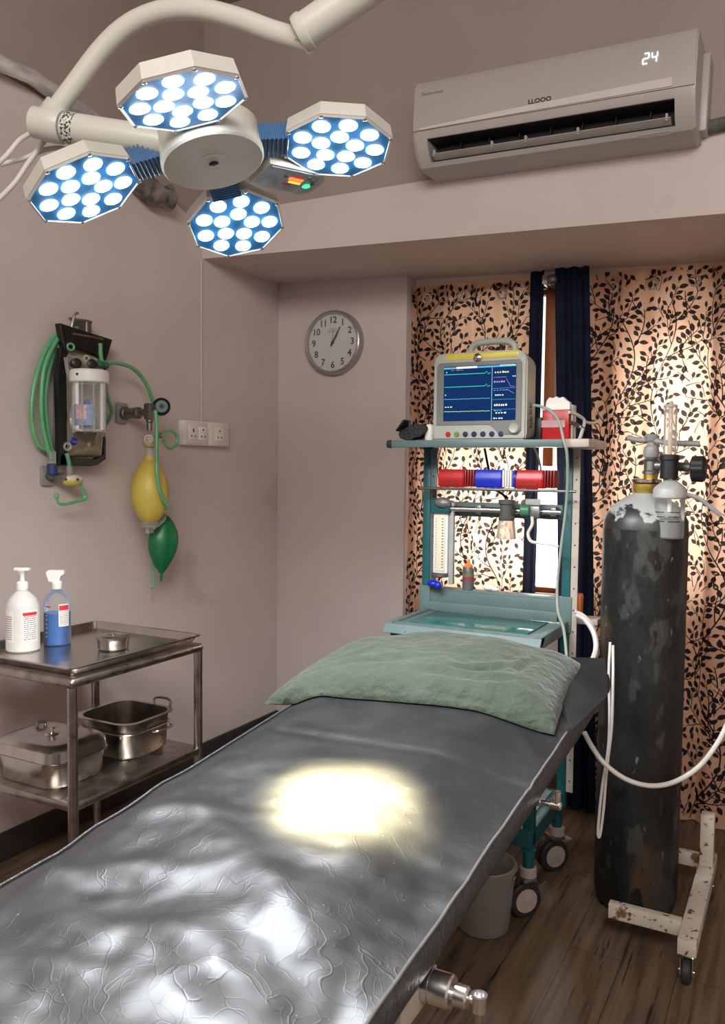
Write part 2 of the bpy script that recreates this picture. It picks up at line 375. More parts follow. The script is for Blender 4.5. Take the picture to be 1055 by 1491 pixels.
# ------------------------------------------------------------------ curtains
ZT, ZB = 2.29, .012
def fold_fn(x0, x1, waves, amp, ytop, ybot, ztl, ztr, seed, skew=0.0, pinch=0.0):
    rnd = random.Random(seed); ph = rnd.random() * 6; p2 = rnd.random() * 6
    def fn(u, v):                                    # u across, v up
        uu = u; z = ZB + (ztl + (ztr - ztl) * u - ZB) * v
        x = x0 + (x1 - x0) * uu + skew * (1 - v) + pinch * (u - .5) * math.sin(v * PI)
        k = amp * (.55 + .45 * (1 - v))
        y = ybot + (ytop - ybot) * v ** .8
        y += k * math.sin(2 * PI * waves * uu + ph + .5 * math.sin(v * 3 + p2)) + k * .35 * math.sin(2 * PI * waves * 2.3 * uu + p2 + v * 1.3)
        x += k * .4 * math.cos(2 * PI * waves * uu + ph)
        return V((x, y, z))
    return fn
def leafy(b, fn, wm, hm, seed):
    """vines, twigs and leaves printed on the cloth: thin flat patches that follow the folds"""
    rnd = random.Random(seed); cell = {}; R = .0205
    def pt(s, h):
        u, v = s / wm, h / hm
        u = min(max(u, 0), 1); v = min(max(v, 0), 1)
        p = fn(u, v); du = (fn(min(u + .002, 1), v) - fn(max(u - .002, 0), v)); dv = fn(u, min(v + .002, 1)) - fn(u, max(v - .002, 0))
        n = du.cross(dv).normalized()
        if n.y > 0: n = -n
        return p + n * .0016
    def ok(s, h): return -.002 < s < wm + .002 and 0.005 < h < hm - .005
    def near(s, h):
        i, j = int(s / R), int(h / R)
        return any((a - s) ** 2 + (c - h) ** 2 < R * R for di in (-1, 0, 1) for dj in (-1, 0, 1) for a, c in cell.get((i + di, j + dj), ()))
    def put(s, h): cell.setdefault((int(s / R), int(h / R)), []).append((s, h))
    def ribbon(path, w0, w1):
        L = len(path); prev = None; fs = []
        for i, (s, h) in enumerate(path):
            a = path[max(i - 1, 0)]; c = path[min(i + 1, L - 1)]
            dx, dy = c[0] - a[0], c[1] - a[1]; l = math.hypot(dx, dy) or 1; w = w0 + (w1 - w0) * i / (L - 1)
            if not ok(s, h): prev = None; continue
            q = (b.bm.verts.new(pt(s - dy / l * w, h + dx / l * w)), b.bm.verts.new(pt(s + dy / l * w, h - dx / l * w)))
            if prev: fs.append(b.bm.faces.new((prev[0], prev[1], q[1], q[0])))
            prev = q
        b._faces(fs)
    shape = [(0, 0), (.18, .19), (.42, .29), (.68, .24), (.88, .10), (1, 0), (.88, -.12), (.66, -.25), (.4, -.27), (.16, -.16)]
    def leaf(s, h, ang, l):
        ca, sa = math.cos(ang), math.sin(ang); cs, ch = s + ca * l * .75, h + sa * l * .75
        if not ok(cs, ch) or near(cs, ch): return False
        put(cs, ch)
        ribbon([(s, h), (s + ca * l * .3, h + sa * l * .3)], .0014, .0012)
        bx, by = s + ca * l * .25, h + sa * l * .25
        vs = [b.bm.verts.new(pt(bx + (u * ca - w * sa) * l, by + (u * sa + w * ca) * l)) for u, w in shape]
        b._faces([b.bm.faces.new(vs)]); return True
    def vine(s, h, ang, length, curl, depth):
        path = []; n = max(4, int(length / .012)); d = length / n; side = rnd.choice((-1, 1)); nxt = .02
        br = .06 if depth == 0 else .06; ph = rnd.random() * 6; run = 0
        for i in range(n + 1):
            path.append((s, h)); put(s, h) if depth == 0 and i % 2 == 0 else None
            if run > nxt:
                leaf(s, h, ang + side * rnd.uniform(.7, 1.15), rnd.uniform(.028, .037)); side = -side; nxt += rnd.uniform(.013, .020)
            if depth < 2 and run > br:
                br += rnd.uniform(.06, .10); sd = rnd.choice((-1, 1))
                vine(s, h, ang + sd * rnd.uniform(.6, .9), rnd.uniform(.11, .19) * (1 if depth == 0 else .6), -sd * rnd.uniform(2, 5), depth + 1)
            if depth == 0: ang = PI / 2 + .55 * math.sin(run * 9 + ph)
            else: ang += curl * d
            s += math.cos(ang) * d; h += math.sin(ang) * d; run += d
        ribbon(path, .0028 if depth == 0 else .0024, .0024 if depth == 0 else .0014)
        if depth: leaf(s, h, ang, .028)
    x = .05
    while x < wm:
        vine(x, -.02 + rnd.random() * .02, PI / 2, hm, 0, 0); x += rnd.uniform(.15, .19)
    for k in range(int(wm * hm * 1800)):              # small sprigs fill what the vines left bare
        s, h = rnd.uniform(0, wm), rnd.uniform(0, hm); a = rnd.uniform(.5, 2.6)
        if near(s, h): continue
        if k % 2 and not near(s + math.cos(a) * .035, h + math.sin(a) * .035): vine(s, h, a, .06, rnd.uniform(-9, 9), 2)
        else: leaf(s, h, a, rnd.uniform(.027, .034))
def curtain(name, label, x0, x1, waves, amp, yt, yb, ztl, ztr, seed, m, group, prnt=False, **k):
    fn = fold_fn(x0, x1, waves, amp, yt, yb, ztl, ztr, seed, **k); b = MB()
    b.grid(fn, int((x1 - x0) * 130) + 20, 60)
    bmesh.ops.recalc_face_normals(b.bm, faces=b.bm.faces[:])
    if prnt:
        b.mi = 1; leafy(b, fn, (x1 - x0) * 1.12, ztl - ZB, seed)
    o = b.build(name, m, None, angle=80, recalc=False); tag(o, label, 'curtain', group)
    return o, fn
cg = 'curtains over the window'
PC, fnL = curtain('printed_curtain', 'peach leaf-print curtain behind the teal rack and its monitor', -1.735, -1.10, 4, .020, 3.715, 3.66, 2.312, 2.298, 3, [M['peach'], M['leaf']], cg, True)
PR, fnR = curtain('printed_curtain', 'peach leaf-print curtain behind the dark gas cylinder', -.865, .42, 7, .026, 3.70, 3.50, 2.286, 2.256, 5, [M['peach'], M['leaf']], cg, True)
NL, fnA = curtain('plain_curtain', 'narrow navy curtain strip left of the orange window post', -1.125, -1.055, 1.5, .016, 3.655, 3.60, 2.31, 2.31, 8, M['navy'], cg)
NR, fnB = curtain('plain_curtain', 'wide navy curtain right of the orange window post', -1.005, -.86, 2.5, .020, 3.64, 3.40, 2.31, 2.305, 9, M['navy'], cg, skew=.13)
for o, fn, us in ((PC, fnL, (.14, .42, .72, .95)), (PR, fnR, (.07, .2, .33, .46, .6, .74, .88))):
    for u in us:
        p = fn(u, .972); p.y -= .006
        MB().torus(p, (0, 1, 0), .021, .005, 24, 8).build('eyelet', M['beige'], o)
r = thing('curtain_rod', (-1.74, 3.74, 2.25), 'thin steel curtain rod with round finial over the navy curtains', 'curtain rod')
MB().cyl((-1.73, 3.742, 2.262), (.42, 3.742, 2.235), .008).build('rod', M['steel'], r)
for x in (-1.05,):
    z = 2.256
    MB().box2((x - .012, 3.63, z - .012), (x + .012, 3.76, z + .03), bev=.004).build('bracket', M['steel'], r)
    MB().ball((x + .035, 3.63, z + .005), .024, sc=(1, 1, 1)).cyl((x, 3.642, z + .005), (x + .03, 3.635, z + .005), .01).build('finial', M['darkmetal'], r)
# ------------------------------------------------------------------ examination bed
def leather_mat():
    m, t, o = nt('black_vinyl'); N = t.nodes; L = t.links
    p = N.new('ShaderNodeBsdfPrincipled'); L.new(p.outputs[0], o.inputs[0])
    tc = N.new('ShaderNodeTexCoord')
    dn = N.new('ShaderNodeTexNoise'); dn.inputs['Scale'].default_value = 4; dn.inputs['Detail'].default_value = 3; L.new(tc.outputs['Object'], dn.inputs['Vector'])
    ma = N.new('ShaderNodeVectorMath'); ma.operation = 'MULTIPLY_ADD'; L.new(dn.outputs['Color'], ma.inputs[0]); ma.inputs[1].default_value = (.35, .35, .35); L.new(tc.outputs['Object'], ma.inputs[2])
    def crease(scale, w):
        v = N.new('ShaderNodeTexVoronoi'); v.feature = 'DISTANCE_TO_EDGE'; v.inputs['Scale'].default_value = scale; L.new(ma.outputs[0], v.inputs['Vector'])
        mr = N.new('ShaderNodeMapRange'); L.new(v.outputs['Distance'], mr.inputs[0]); mr.inputs[1].default_value = 0; mr.inputs[2].default_value = w; mr.inputs[3].default_value = 1; mr.inputs[4].default_value = 0
        mr.interpolation_type = 'SMOOTHSTEP'; return mr.outputs[0]
    a, b_ = crease(11, .02), crease(29, .035)
    ad = N.new('ShaderNodeMath'); ad.operation = 'MULTIPLY_ADD'; L.new(b_, ad.inputs[0]); ad.inputs[1].default_value = .6; L.new(a, ad.inputs[2])
    n2 = N.new('ShaderNodeTexNoise'); n2.inputs['Scale'].default_value = 7; n2.inputs['Detail'].default_value = 6; L.new(ma.outputs[0], n2.inputs['Vector'])
    ad2 = N.new('ShaderNodeMath'); ad2.operation = 'MULTIPLY_ADD'; L.new(n2.outputs[0], ad2.inputs[0]); ad2.inputs[1].default_value = 7.0; L.new(ad.outputs[0], ad2.inputs[2])
    bp = N.new('ShaderNodeBump'); bp.inputs['Strength'].default_value = .125; bp.inputs['Distance'].default_value = .0016; L.new(ad2.outputs[0], bp.inputs['Height']); L.new(bp.outputs[0], p.inputs['Normal'])
    cr = N.new('ShaderNodeValToRGB'); L.new(n2.outputs[0], cr.inputs[0]); cr.color_ramp.elements[0].position = .35; cr.color_ramp.elements[1].position = .7
    cr.color_ramp.elements[0].color = (.010, .0105, .012, 1); cr.color_ramp.elements[1].color = (.022, .0225, .024, 1)
    dz = N.new('ShaderNodeTexVoronoi'); dz.inputs['Scale'].default_value = 38; L.new(tc.outputs['Object'], dz.inputs['Vector'])
    dr = N.new('ShaderNodeValToRGB'); dr.color_ramp.elements[0].position = .035; dr.color_ramp.elements[0].color = (1, 1, 1, 1); dr.color_ramp.elements[1].position = .06; dr.color_ramp.elements[1].color = (0, 0, 0, 1); L.new(dz.outputs['Distance'], dr.inputs[0])
    mx = N.new('ShaderNodeMix'); mx.data_type = 'RGBA'; L.new(dr.outputs[0], mx.inputs[0]); L.new(cr.outputs[0], mx.inputs[6]); mx.inputs[7].default_value = (.16, .15, .14, 1)
    L.new(mx.outputs[2], p.inputs['Base Color'])
    mr = N.new('ShaderNodeMapRange'); L.new(n2.outputs[0], mr.inputs[0]); mr.inputs[3].default_value = .33; mr.inputs[4].default_value = .50; L.new(mr.outputs[0], p.inputs['Roughness'])
    p.inputs['Specular IOR Level'].default_value = .65; p.inputs['Coat Weight'].default_value = .15; p.inputs['Coat Roughness'].default_value = .25
    return m
M['vinyl'] = leather_mat()
M['vinylside'] = mat('dark_grey_vinyl', (.045, .046, .050), .38, var=.2, scale=20, bump=.4, bscale=60, stretch=(1, 3, 1))
M['piping'] = mat('grey_piping', (.15, .143, .135), .35, var=.15, scale=40)
M['pillow'] = mat('sage_green_cotton', (.037, .052, .034), .8, var=.10, scale=14, bump=.9, bscale=38, sheen=.2)

BX0, BX1, BY0, BY1 = -1.13, -.462, -.15, 2.30
def sm(a, b_, x): t = min(max((x - a) / (b_ - a), 0), 1); return t * t * (3 - 2 * t)
def rise(y): return .10 * (min(y, 2.25) - .91)
def bed_top(x, y):
    u = (x - BX0) / (BX1 - BX0)
    z = .728 + .040 * (1 - sm(.66, 1.0, u)) * sm(-.05, .14, u)
    w = sm(0, .2, u) * (1 - .6 * sm(1.2, 1.5, y))
    z += rise(y) + (.010 * noise.noise(V((x * 3.5, y * 4.5, 1))) + .0065 * noise.noise(V((x * 7 + y * 3, y * 9, 4))) + .0030 * noise.noise(V((x * 15 - y * 5, y * 16, 9))) + .0016 * noise.noise(V((x * 30, y * 34, 7)))) * w
    z -= .0045 * math.exp(-((y - 1.52 - .05 * u) / .010) ** 2) * sm(.03, .2, u)          # sunken cross seam
    for xc, yc, k, wx, a in ((-1.02, 1.13, .5, .10, .010), (-.93, .97, .35, .10, .010), (-.80, .86, .3, .09, .009), (-1.05, .90, .4, .08, .008), (-.68, .83, .2, .07, .007), (-.90, .74, .3, .14, .008), (-.78, 1.22, .3, .08, .005)):
        z += a * math.exp(-((y - yc - k * (x - xc)) / .036) ** 2) * math.exp(-((x - xc) / wx) ** 2)
    z += .006 * math.exp(-((y - (.90 + .35 * (1 - u))) / .05) ** 2) - .004 * math.exp(-((y - (.70 + .3 * (1 - u))) / .04) ** 2)
    return z
bed = thing('examination_bed', (-.81, 1.1, 0), 'black vinyl examination bed lit by a bright round spot', 'bed')
b = MB(); top = [[V((BX0 + (BX1 - BX0) * i / 70, BY0 + (BY1 - BY0) * j / 200, 0)) for i in range(71)] for j in range(201)]
rings = []
for row in top:
    y = row[0].y
    pts = [V((p.x, y, bed_top(p.x, y))) for p in row]
    zr, zl = pts[-1].z, pts[0].z
    side = [V((BX1 + .006 * math.sin(a), y, zr - .006 - .024 + .024 * math.cos(a))) for a in [k * PI / 8 for k in range(1, 8)]]
    pts = pts + side + [V((BX1 - .03, y, zr - .060)), V((BX0 + .03, y, zl - .055)), V((BX0 - .008, y, zl - .035)), V((BX0 - .008, y, zl - .02))]
    rings.append([b.bm.verts.new(p) for p in pts])
b.skin(rings)
for f in b.bm.faces:
    c = f.calc_center_median()
    if c.x > BX1 - .001 or c.z < bed_top(min(max(c.x, BX0), BX1), c.y) - .02: f.material_index = 1
mt = b.build('mattress', [M['vinyl'], M['vinylside']], bed, angle=60)
b = MB().tube([V((BX1 + .001, y, bed_top(BX1, y) + .002)) for y in [BY0 + .02 * k for k in range(int((1.86 - BY0) / .02) + 1)]], .0026, 8, 0); lab(b.build('piping', M['piping'], mt), 'pale grey piping along the right mattress edge')
b = MB().tube([V((BX0 - .001, y, bed_top(BX0, y) + .003)) for y in [BY0 + .03 * k for k in range(int((BY1 - BY0) / .03) + 1)]], .003, 8, 0); b.build('piping', M['vinylside'], mt)
# corner flap of the cover standing out behind the pillow
b = MB(); q = [V((BX1 - .06, 2.02, .865)), V((BX1 + .006, 1.88, .825)), V((BX1 + .028, 2.16, .84)), V((BX1 - .01, 2.30, .905)), V((BX1 - .10, 2.29, .90))]
b.prism([(0, 0)], (0, 0, 0), X_, Y_, Z_, 0) if False else None
vs0 = [b.bm.verts.new(p) for p in q]; vs1 = [b.bm.verts.new(p - V((.03, 0, .03))) for p in q]; b.skin([vs0, vs1]); b.build('cover_corner', M['vinyl'], mt)
b = MB()
for x in (-1.02, -.62): b.box2((x - .02, BY0 + .05, .575), (x + .02, 1.75, .615), bev=.004)
for y in (0.0, 1.2, 1.72): b.box2((-1.04, y - .02, .575), (-.60, y + .02, .61), bev=.004)
b.build('bed_frame', M['beige'], bed)
b = MB().box2((-1.05, .05, .20), (-.565, 1.20, .60), bev=.01); sp = b.build('base_cabinet', M['beige'], bed)
M['tape'] = mat('yellow_tape', (.42, .29, .03), .4, var=.15)
for y0, z0, z1 in ((1.20, .46, .59), (1.08, .28, .42)):
    MB().box2((-.566, y0 - .10, z0), (-.5625, y0 - .005, z1), bev=.001).build('tape_patch', M['tape'], sp)
MB().box2((-1.0, .1, 0), (-.6, 1.18, .20), bev=.02).build('plinth', M['darkmetal'], bed)
b = MB().box2((-.60, 1.02, .615), (-.478, 1.15, .655), bev=.003); b.build('rail_block', M['beige'], bed)
for x in (-1.0, -.80): MB().cyl((x, 1.62, .0), (x, 1.62, .66), .018).build('leg', M['beige'], bed)

cl = thing('rail_clamp', (-.475, 1.137, .655), 'chunky chrome clamp on the bed edge nearest the camera', 'clamp', 'chrome clamps on the bed rail')
y, z = 1.105, .648
b = MB().lathe((-.480, y, z), X_, [(.019, 0), (.0245, .003), (.0245, .012), (.0225, .0125), (.0225, .014), (.0248, .0145), (.0248, .043), (.022, .046)]); b.build('barrel', M['chrome'], cl)
b = MB().lathe((-.434, y, z - .001), X_, [(.010, 0), (.010, .004), (.0165, .005), (.0165, .022), (.013, .025)]); b.build('collar', M['chrome'], cl)
b = MB().cyl((-.412, y, z), (-.390, y, z - .003), .0045).ball((-.405, y, z), .0065).lathe((-.393, y, z - .010), Z_, [(.009, -.006), (.0105, -.004), (.0105, .016), (.012, .018), (.012, .021), (.008, .021), (.008, .012)]); b.build('swivel_socket', M['chrome'], cl)
MB().cyl((-.393, y, z - .016), (-.396, y - .004, z - .20), .006).build('rod', M['steel'], cl)
cl = thing('rail_clamp', (-.475, 1.667, .70), 'small chrome T-shaped clamp on the bed edge beside the teal rack leg', 'clamp', 'chrome clamps on the bed rail')
y, z = 1.667, .728
MB().lathe((-.485, y, z), X_, [(.007, 0), (.009, .002), (.009, .018), (.006, .02), (.006, .038)]).build('barrel', M['chrome'], cl)
MB().lathe((-.447, y, z), X_, [(.007, 0), (.0095, .003), (.0095, .022), (.006, .025)]).lathe((-.432, y, z), Z_, [(.007, 0), (.008, .004), (.008, .026), (.009, .027), (.009, .03), (.005, .03), (.005, .02)]).build('swivel_socket', M['chrome'], cl)

# ------------------------------------------------------------------ pillow
c00, c10, c01, c11 = V((-1.20, 1.715, 0)), V((-.480, 1.815, 0)), V((-1.22, 2.17, 0)), V((-.51, 2.27, 0))
b = MB()
def pil(u, v, top):
    e = lambda t: 1 - abs(2 * t - 1) ** 3.6
    pinch = .022 * (abs(2 * u - 1) ** 2) * math.sin(PI * v); pv = .020 * abs(2 * v - 1) ** 2 * math.sin(PI * u)
    uu = u + (pinch if u < .5 else -pinch) * .9; vv = v + (pv if v < .5 else -pv) * 1.2
    p = (c00 * (1 - uu) + c10 * uu) * (1 - vv) + (c01 * (1 - uu) + c11 * uu) * vv
    base = .728 + rise(p.y) - .014
    th = (e(u) * e(v)) ** .42
    z = base + .022 + .022 * math.sin(PI * u) + (.084 * th if top else -.02 * th)
    z = max(z, bed_top(min(max(p.x, BX0), BX1), p.y) + .004 + (.008 if top else 0)) if BX0 < p.x < BX1 else z
    if top:
        s = sm(0, .15, u) * sm(0, .15, 1 - u) * sm(0, .12, v) * sm(0, .12, 1 - v)
        z += s * (.012 * noise.noise(V((u * 5, v * 4, 2))) + .006 * abs(noise.noise(V((u * 9 + v * 4, v * 9 - u * 3, 7)))) )
        for cu, cv, ang, ln, dp in ((.30, .22, .25, .22, .012), (.40, .30, .15, .12, .010), (.72, .30, .5, .14, .012), (.64, .16, .1, .2, .009), (.85, .45, 1.3, .12, .008), (.22, .38, .6, .12, .007), (.78, .18, .35, .1, .009)):
            du, dv = (u - cu) * .72, (v - cv) * .45
            a = du * math.cos(ang) + dv * math.sin(ang); c = -du * math.sin(ang) + dv * math.cos(ang)
            z -= dp * math.exp(-(a / (ln * .5)) ** 2) * math.exp(-(c / .011) ** 2) - dp * .7 * math.exp(-(a / (ln * .5)) ** 2) * math.exp(-((c - .02) / .013) ** 2)
        z += .0025 * math.sin(u * 40 + 4 * math.sin(u * 9)) * math.exp(-((v - .05) / .04) ** 2)
    return V((p.x, p.y, z))
NU, NV = 110, 70
gt = b.grid(lambda u, v: pil(u, v, True), NU, NV); gb = b.grid(lambda u, v: pil(u, v, False), NU, NV)
bmesh.ops.remove_doubles(b.bm, verts=b.bm.verts[:], dist=.0008)
border = lambda g: [g[0][i] for i in range(NU + 1)] + [g[j][NU] for j in range(1, NV + 1)] + [g[NV][i] for i in range(NU - 1, -1, -1)] + [g[j][0] for j in range(NV - 1, 0, -1)]
try:
    A, B = border(gt), border(gb)
    for i in range(len(A)):
        j = (i + 1) % len(A)
        f = [A[i], A[j], B[j], B[i]]; f = [x for k, x in enumerate(f) if x.is_valid and x not in f[:k]]
        if len(f) > 2: b.bm.faces.new(f)
except (ValueError, ReferenceError): pass
tag(b.build('pillow', M['pillow'], None, angle=70), 'sage green cotton pillow lying at the head of the black bed', 'pillow')

# bucket under the bed
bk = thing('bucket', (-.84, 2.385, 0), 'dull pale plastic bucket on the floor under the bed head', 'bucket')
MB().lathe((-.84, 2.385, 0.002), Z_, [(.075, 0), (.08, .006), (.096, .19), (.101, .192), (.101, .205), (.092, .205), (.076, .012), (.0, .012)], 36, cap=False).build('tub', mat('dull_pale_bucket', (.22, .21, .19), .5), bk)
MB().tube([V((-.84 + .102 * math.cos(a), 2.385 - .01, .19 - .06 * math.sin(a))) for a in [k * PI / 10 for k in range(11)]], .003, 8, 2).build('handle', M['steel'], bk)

# ------------------------------------------------------------------ surgical light
SPOT = at_z(500, 1160, .81)
HC = at_d(311, 238, 1.8); n_ = (SPOT + F0 * .13 - HC).normalized()
lamp = thing('surgical_light', (HC.x, HC.y, HC.z), 'white ceiling surgical light with four glowing octagonal heads over the bed', 'surgical light')
M['lampblue'] = mat('blue_reflector_plate', (.04, .25, .62), .35, var=.25, scale=25)
M['led'] = emis('lit_led_lens', (.90, .97, 1.0), 22.0)
M['ribblue'] = mat('blue_ribbed_rubber', (.04, .115, .25), .3, var=.15, scale=30)
rr = R0 - n_ * R0.dot(n_); rr.normalize(); ff = rr.cross(n_); ff.normalize()
MB().lathe(HC, -n_, [(.0, 0), (.108, 0), (.1125, .0045), (.113, .008), (.113, .072), (.106, .080), (0, .080)], 56, cap=False).build('hub', M['white'], lamp, angle=22)
hc = MB().lathe(HC + n_ * .0005, -n_, [(.033, 0), (.034, .002), (.031, .0025)], 32).build('hub_ring', M['white'], lamp)
lab(MB().lathe(HC + n_ * .0035, -n_, [(.006, 0), (.0105, .001), (.0105, .006)], 20).build('camera_lens', M['black'], lamp), 'small dark lens in the hub centre')
def plane_pt(px, py):
    r = ray(px, py); return CAM + r * ((HC - CAM).dot(n_) / r.dot(n_))
heads = [(268, 147), (491, 214), (344, 327), (124, 276)]
for hi, (hx, hy) in enumerate(heads):
    P = plane_pt(hx, hy); P = HC + (P - HC) * 1.0
    out = (P - HC).normalized()
    hn = ((SPOT + F0 * .12 - P).normalized() * 1.0 + n_ * .0).normalized()
    ex = (out - hn * out.dot(hn)).normalized(); ey = hn.cross(ex)
    Rc = .127; oct_ = [(math.cos(PI / 8 + k * PI / 4) * Rc, math.sin(PI / 8 + k * PI / 4) * Rc) for k in range(8)]
    # face points down along hn
    b = MB(); b.prism(oct_, P, ex, ey, -hn, .031, .96)
    rim = [(x * .965, y * .965) for x, y in oct_]
    hd = b.build('lamp_head', M['white'], lamp, angle=20)
    b = MB(); o1 = [b.bm.verts.new(P + ex * x + ey * y + hn * .001) for x, y in oct_]; o2 = [b.bm.verts.new(P + ex * x * .955 + ey * y * .955 + hn * .004) for x, y in oct_]; b.skin([o1, o2], cap=False)
    o3 = [b.bm.verts.new(P + ex * x * .945 + ey * y * .945 + hn * .0005) for x, y in oct_]; b.skin([o2, o3], cap=False); b.build('rim', M['whiteplastic'], hd, angle=15)
    b = MB(); b.poly([P + ex * x * .95 + ey * y * .95 + hn * .0012 for x, y in oct_]); b.build('reflector_plate', M['lampblue'], hd)
    spots_ = [(.040, k * 2 * PI / 5 + .3) for k in range(5)] + [(.0845, k * 2 * PI / 9) for k in range(9)]
    for rad, a in spots_:
        c = P + ex * math.cos(a) * rad + ey * math.sin(a) * rad
        MB().lathe(c + hn * .0015, hn, [(.0195, 0), (.0195, .001), (.017, .0025), (.011, .0035), (.0, .004)], 18, cap=False).build('led_lens', M['led'], hd)
    b = MB()
    for k in range(8):
        x, y = oct_[k]; c = P + ex * x * .95 + ey * y * .95
        b = MB().lathe(c + hn * .003, hn, [(.0048, 0), (.0048, .002), (.003, .0028), (.0025, .001)], 10); b.build('screw', M['chrome'], hd)
    # ribbed blue joint between hub and head
    b = MB(); q0 = HC + out * .106 - n_ * .040; q1 = P - out * .112 - hn * .034; d = q1 - q0; wv = n_.cross(d.normalized())
    nf = max(5, int(d.length / .0085)); Mx = Matrix((d.normalized(), wv, d.normalized().cross(wv))).transposed()
    for k in range(nf): b.box(q0 + d * ((k + .5) / nf), (.0046, .072, .042), Mx, bev=.001, seg=1)
    b.box((q0 + q1) / 2, (d.length, .064, .034), Mx)
    b.build('ribbed_joint', M['ribblue'], lamp, angle=20)
    L = bpy.data.lights.new('lamp_beam', 'SPOT'); lo = bpy.data.objects.new('lamp_beam', L); COL.objects.link(lo)
    L.energy = 1100; L.color = (1.0, .88, .50); L.spot_size = math.radians(11.5); L.spot_blend = .95; L.shadow_soft_size = .06
    lp = P + hn * .03; lo.location = lp; lo.rotation_euler = (SPOT - lp).to_track_quat('-Z', 'Y').to_euler()
    L2 = bpy.data.lights.new('lamp_spill', 'SPOT'); l2 = bpy.data.objects.new('lamp_spill', L2); COL.objects.link(l2); L2.energy = 42; L2.color = (.94, .97, 1.0)
    L2.spot_size = math.radians(165); L2.spot_blend = .6; L2.shadow_soft_size = .09; l2.location = lp; l2.rotation_euler = lo.rotation_euler
# handle bar that carries the hub, the joint and the swing arm
j0 = at_d(62, 180, 1.83); j1 = at_d(248, 210, 1.78) ; ax = (j1 - j0).normalized()
MB().lathe(j0 + ax * .055, ax, [(.030, 0), (.033, .004), (.033, (j1 - j0).length - .06), (.029, (j1 - j0).length - .05)], 32).build('carrier_tube', M['white'], lamp)
M['label'] = mat('printed_label', (.55, .55, .50), .5, var=.5, scale=160, spots=[((.03, .03, .03), 190, .5)])
lab(MB().lathe(j0 + ax * .062, ax, [(.0337, 0), (.0337, .026)], 32).build('label_band', M['label'], lamp), 'printed label band around the carrier tube')
b = MB(); y_ = UP
b.box(j1 + ax * .008, (.03, .074, .078), Matrix((ax, n_.cross(ax).normalized(), n_ - ax * n_.dot(ax))).transposed(), bev=.008); b.build('hub_bracket', M['white'], lamp)
MB().lathe(j0 - ax * .022, ax, [(.024, 0), (.034, .004), (.034, .03), (.037, .032), (.037, .07), (.034, .075)], 32).build('swivel_joint', M['white'], lamp)
arm = [at_d(80, 162, 1.83), at_d(104, 130, 1.82), at_d(150, 70, 1.80), at_d(190, 35, 1.78), at_d(238, 16, 1.75), at_d(290, 14, 1.72), at_d(345, 27, 1.69), at_d(400, 47, 1.66), at_d(452, 62, 1.63)]
MB().tube(arm, .0215, 24, 10).build('swing_arm', M['white'], lamp, angle=50)
q = arm[0]; d = (arm[1] - arm[0]).normalized()
MB().lathe(q - d * .02, d, [(.027, 0), (.029, .004), (.029, .032), (.026, .036)], 28).build('arm_collar', M['white'], lamp)
k0, k1 = at_d(436, 50, 1.63), at_d(600, -62, 1.56); d = (k1 - k0).normalized()
MB().lathe(k0 - d * .006, d, [(.02, 0), (.034, .004), (.037, .012), (.037, .022), (.034, .024), (.034, (k1 - k0).length)], 32).build('spring_arm', M['white'], lamp)
MB().lathe(at_d(447, 40, 1.63) - Z_ * .035, Z_, [(.018, 0), (.026, .006), (.026, .05), (.02, .055)], 28).build('elbow', M['white'], lamp)
k2 = V((k1.x + .25, k1.y - .05, k1.z + .2)); top_ = V((k2.x, k2.y, ZC))
MB().tube([k1, (k1 + k2) / 2, k2], .034, 20, 4).build('spring_arm', M['white'], lamp)
MB().cyl(k2 - Z_ * .03, top_, .04).lathe(top_, -Z_, [(.14, 0.001), (.14, .05), (.06, .09), (.0, .09)], 36, cap=False).build('ceiling_mount', M['white'], lamp)
# control box between two heads
pc = plane_pt(425, 264); out = (pc - HC).normalized(); sd = n_.cross(out).normalized()
shape = [(-.085, -.036), (.055, -.040), (.078, -.026), (.082, .012), (.060, .034), (-.085, .030)]
b = MB().prism([(x * 1.06, y * 1.30) for x, y in shape], pc - n_ * .004, out, sd, -n_, .05, .95); pn = b.build('control_box', M['white'], lamp, angle=20)
M['panelface'] = mat('dark_control_film', (.30, .37, .43), .3, var=.3, scale=35)
b = MB().prism([(x * .97, y * 1.12) for x, y in shape], pc - n_ * .004, out, sd, n_, .0015, .99); b.build('control_film', M['panelface'], pn)
for (u, v, w, h, col, s) in ((.008, .006, .040, .009, (1, .10, .02), 3.2), (.012, -.006, .034, .007, (1, .25, .03), 3.0), (.005, .019, .024, .004, (.7, .05, .03), .6), (-.004, -.018, .022, .006, (.5, .1, .08), .3)):
    b = MB().prism([(u - w / 2, v - h / 2), (u + w / 2, v - h / 2), (u + w / 2, v + h / 2), (u - w / 2, v + h / 2)], pc - n_ * .0024, out, sd, n_, .0012); b.build('indicator_bar', emis('indicator', col, s), pn)
b = MB().ball(pc + out * .050 + sd * -.010 - n_ * .002, .0085, sc=(1.3, 1, .5)); b.build('indicator_light', emis('green_indicator', (.05, .85, .25), 2.0), pn)
for u, v in ((.05, .016), (.06, .004), (.036, .022), (-.026, .012)):
    MB().lathe(pc + out * u + sd * v - n_ * .002, n_, [(.0058, 0), (.0058, .002), (.004, .003)], 14).build('button', M['darkmetal'], pn)
for k, pts in enumerate(([(58, 188), (30, 203), (8, 228), (-30, 262)], [(72, 195), (58, 214), (38, 242), (20, 268), (-12, 300)], [(96, 222), (92, 216), (66, 218), (30, 232), (-20, 244)])):
    MB().tube([at_d(x, y, 1.86 + .02 * k) for x, y in pts], .0058, 10, 8).build('cable', M['cable'], lamp)

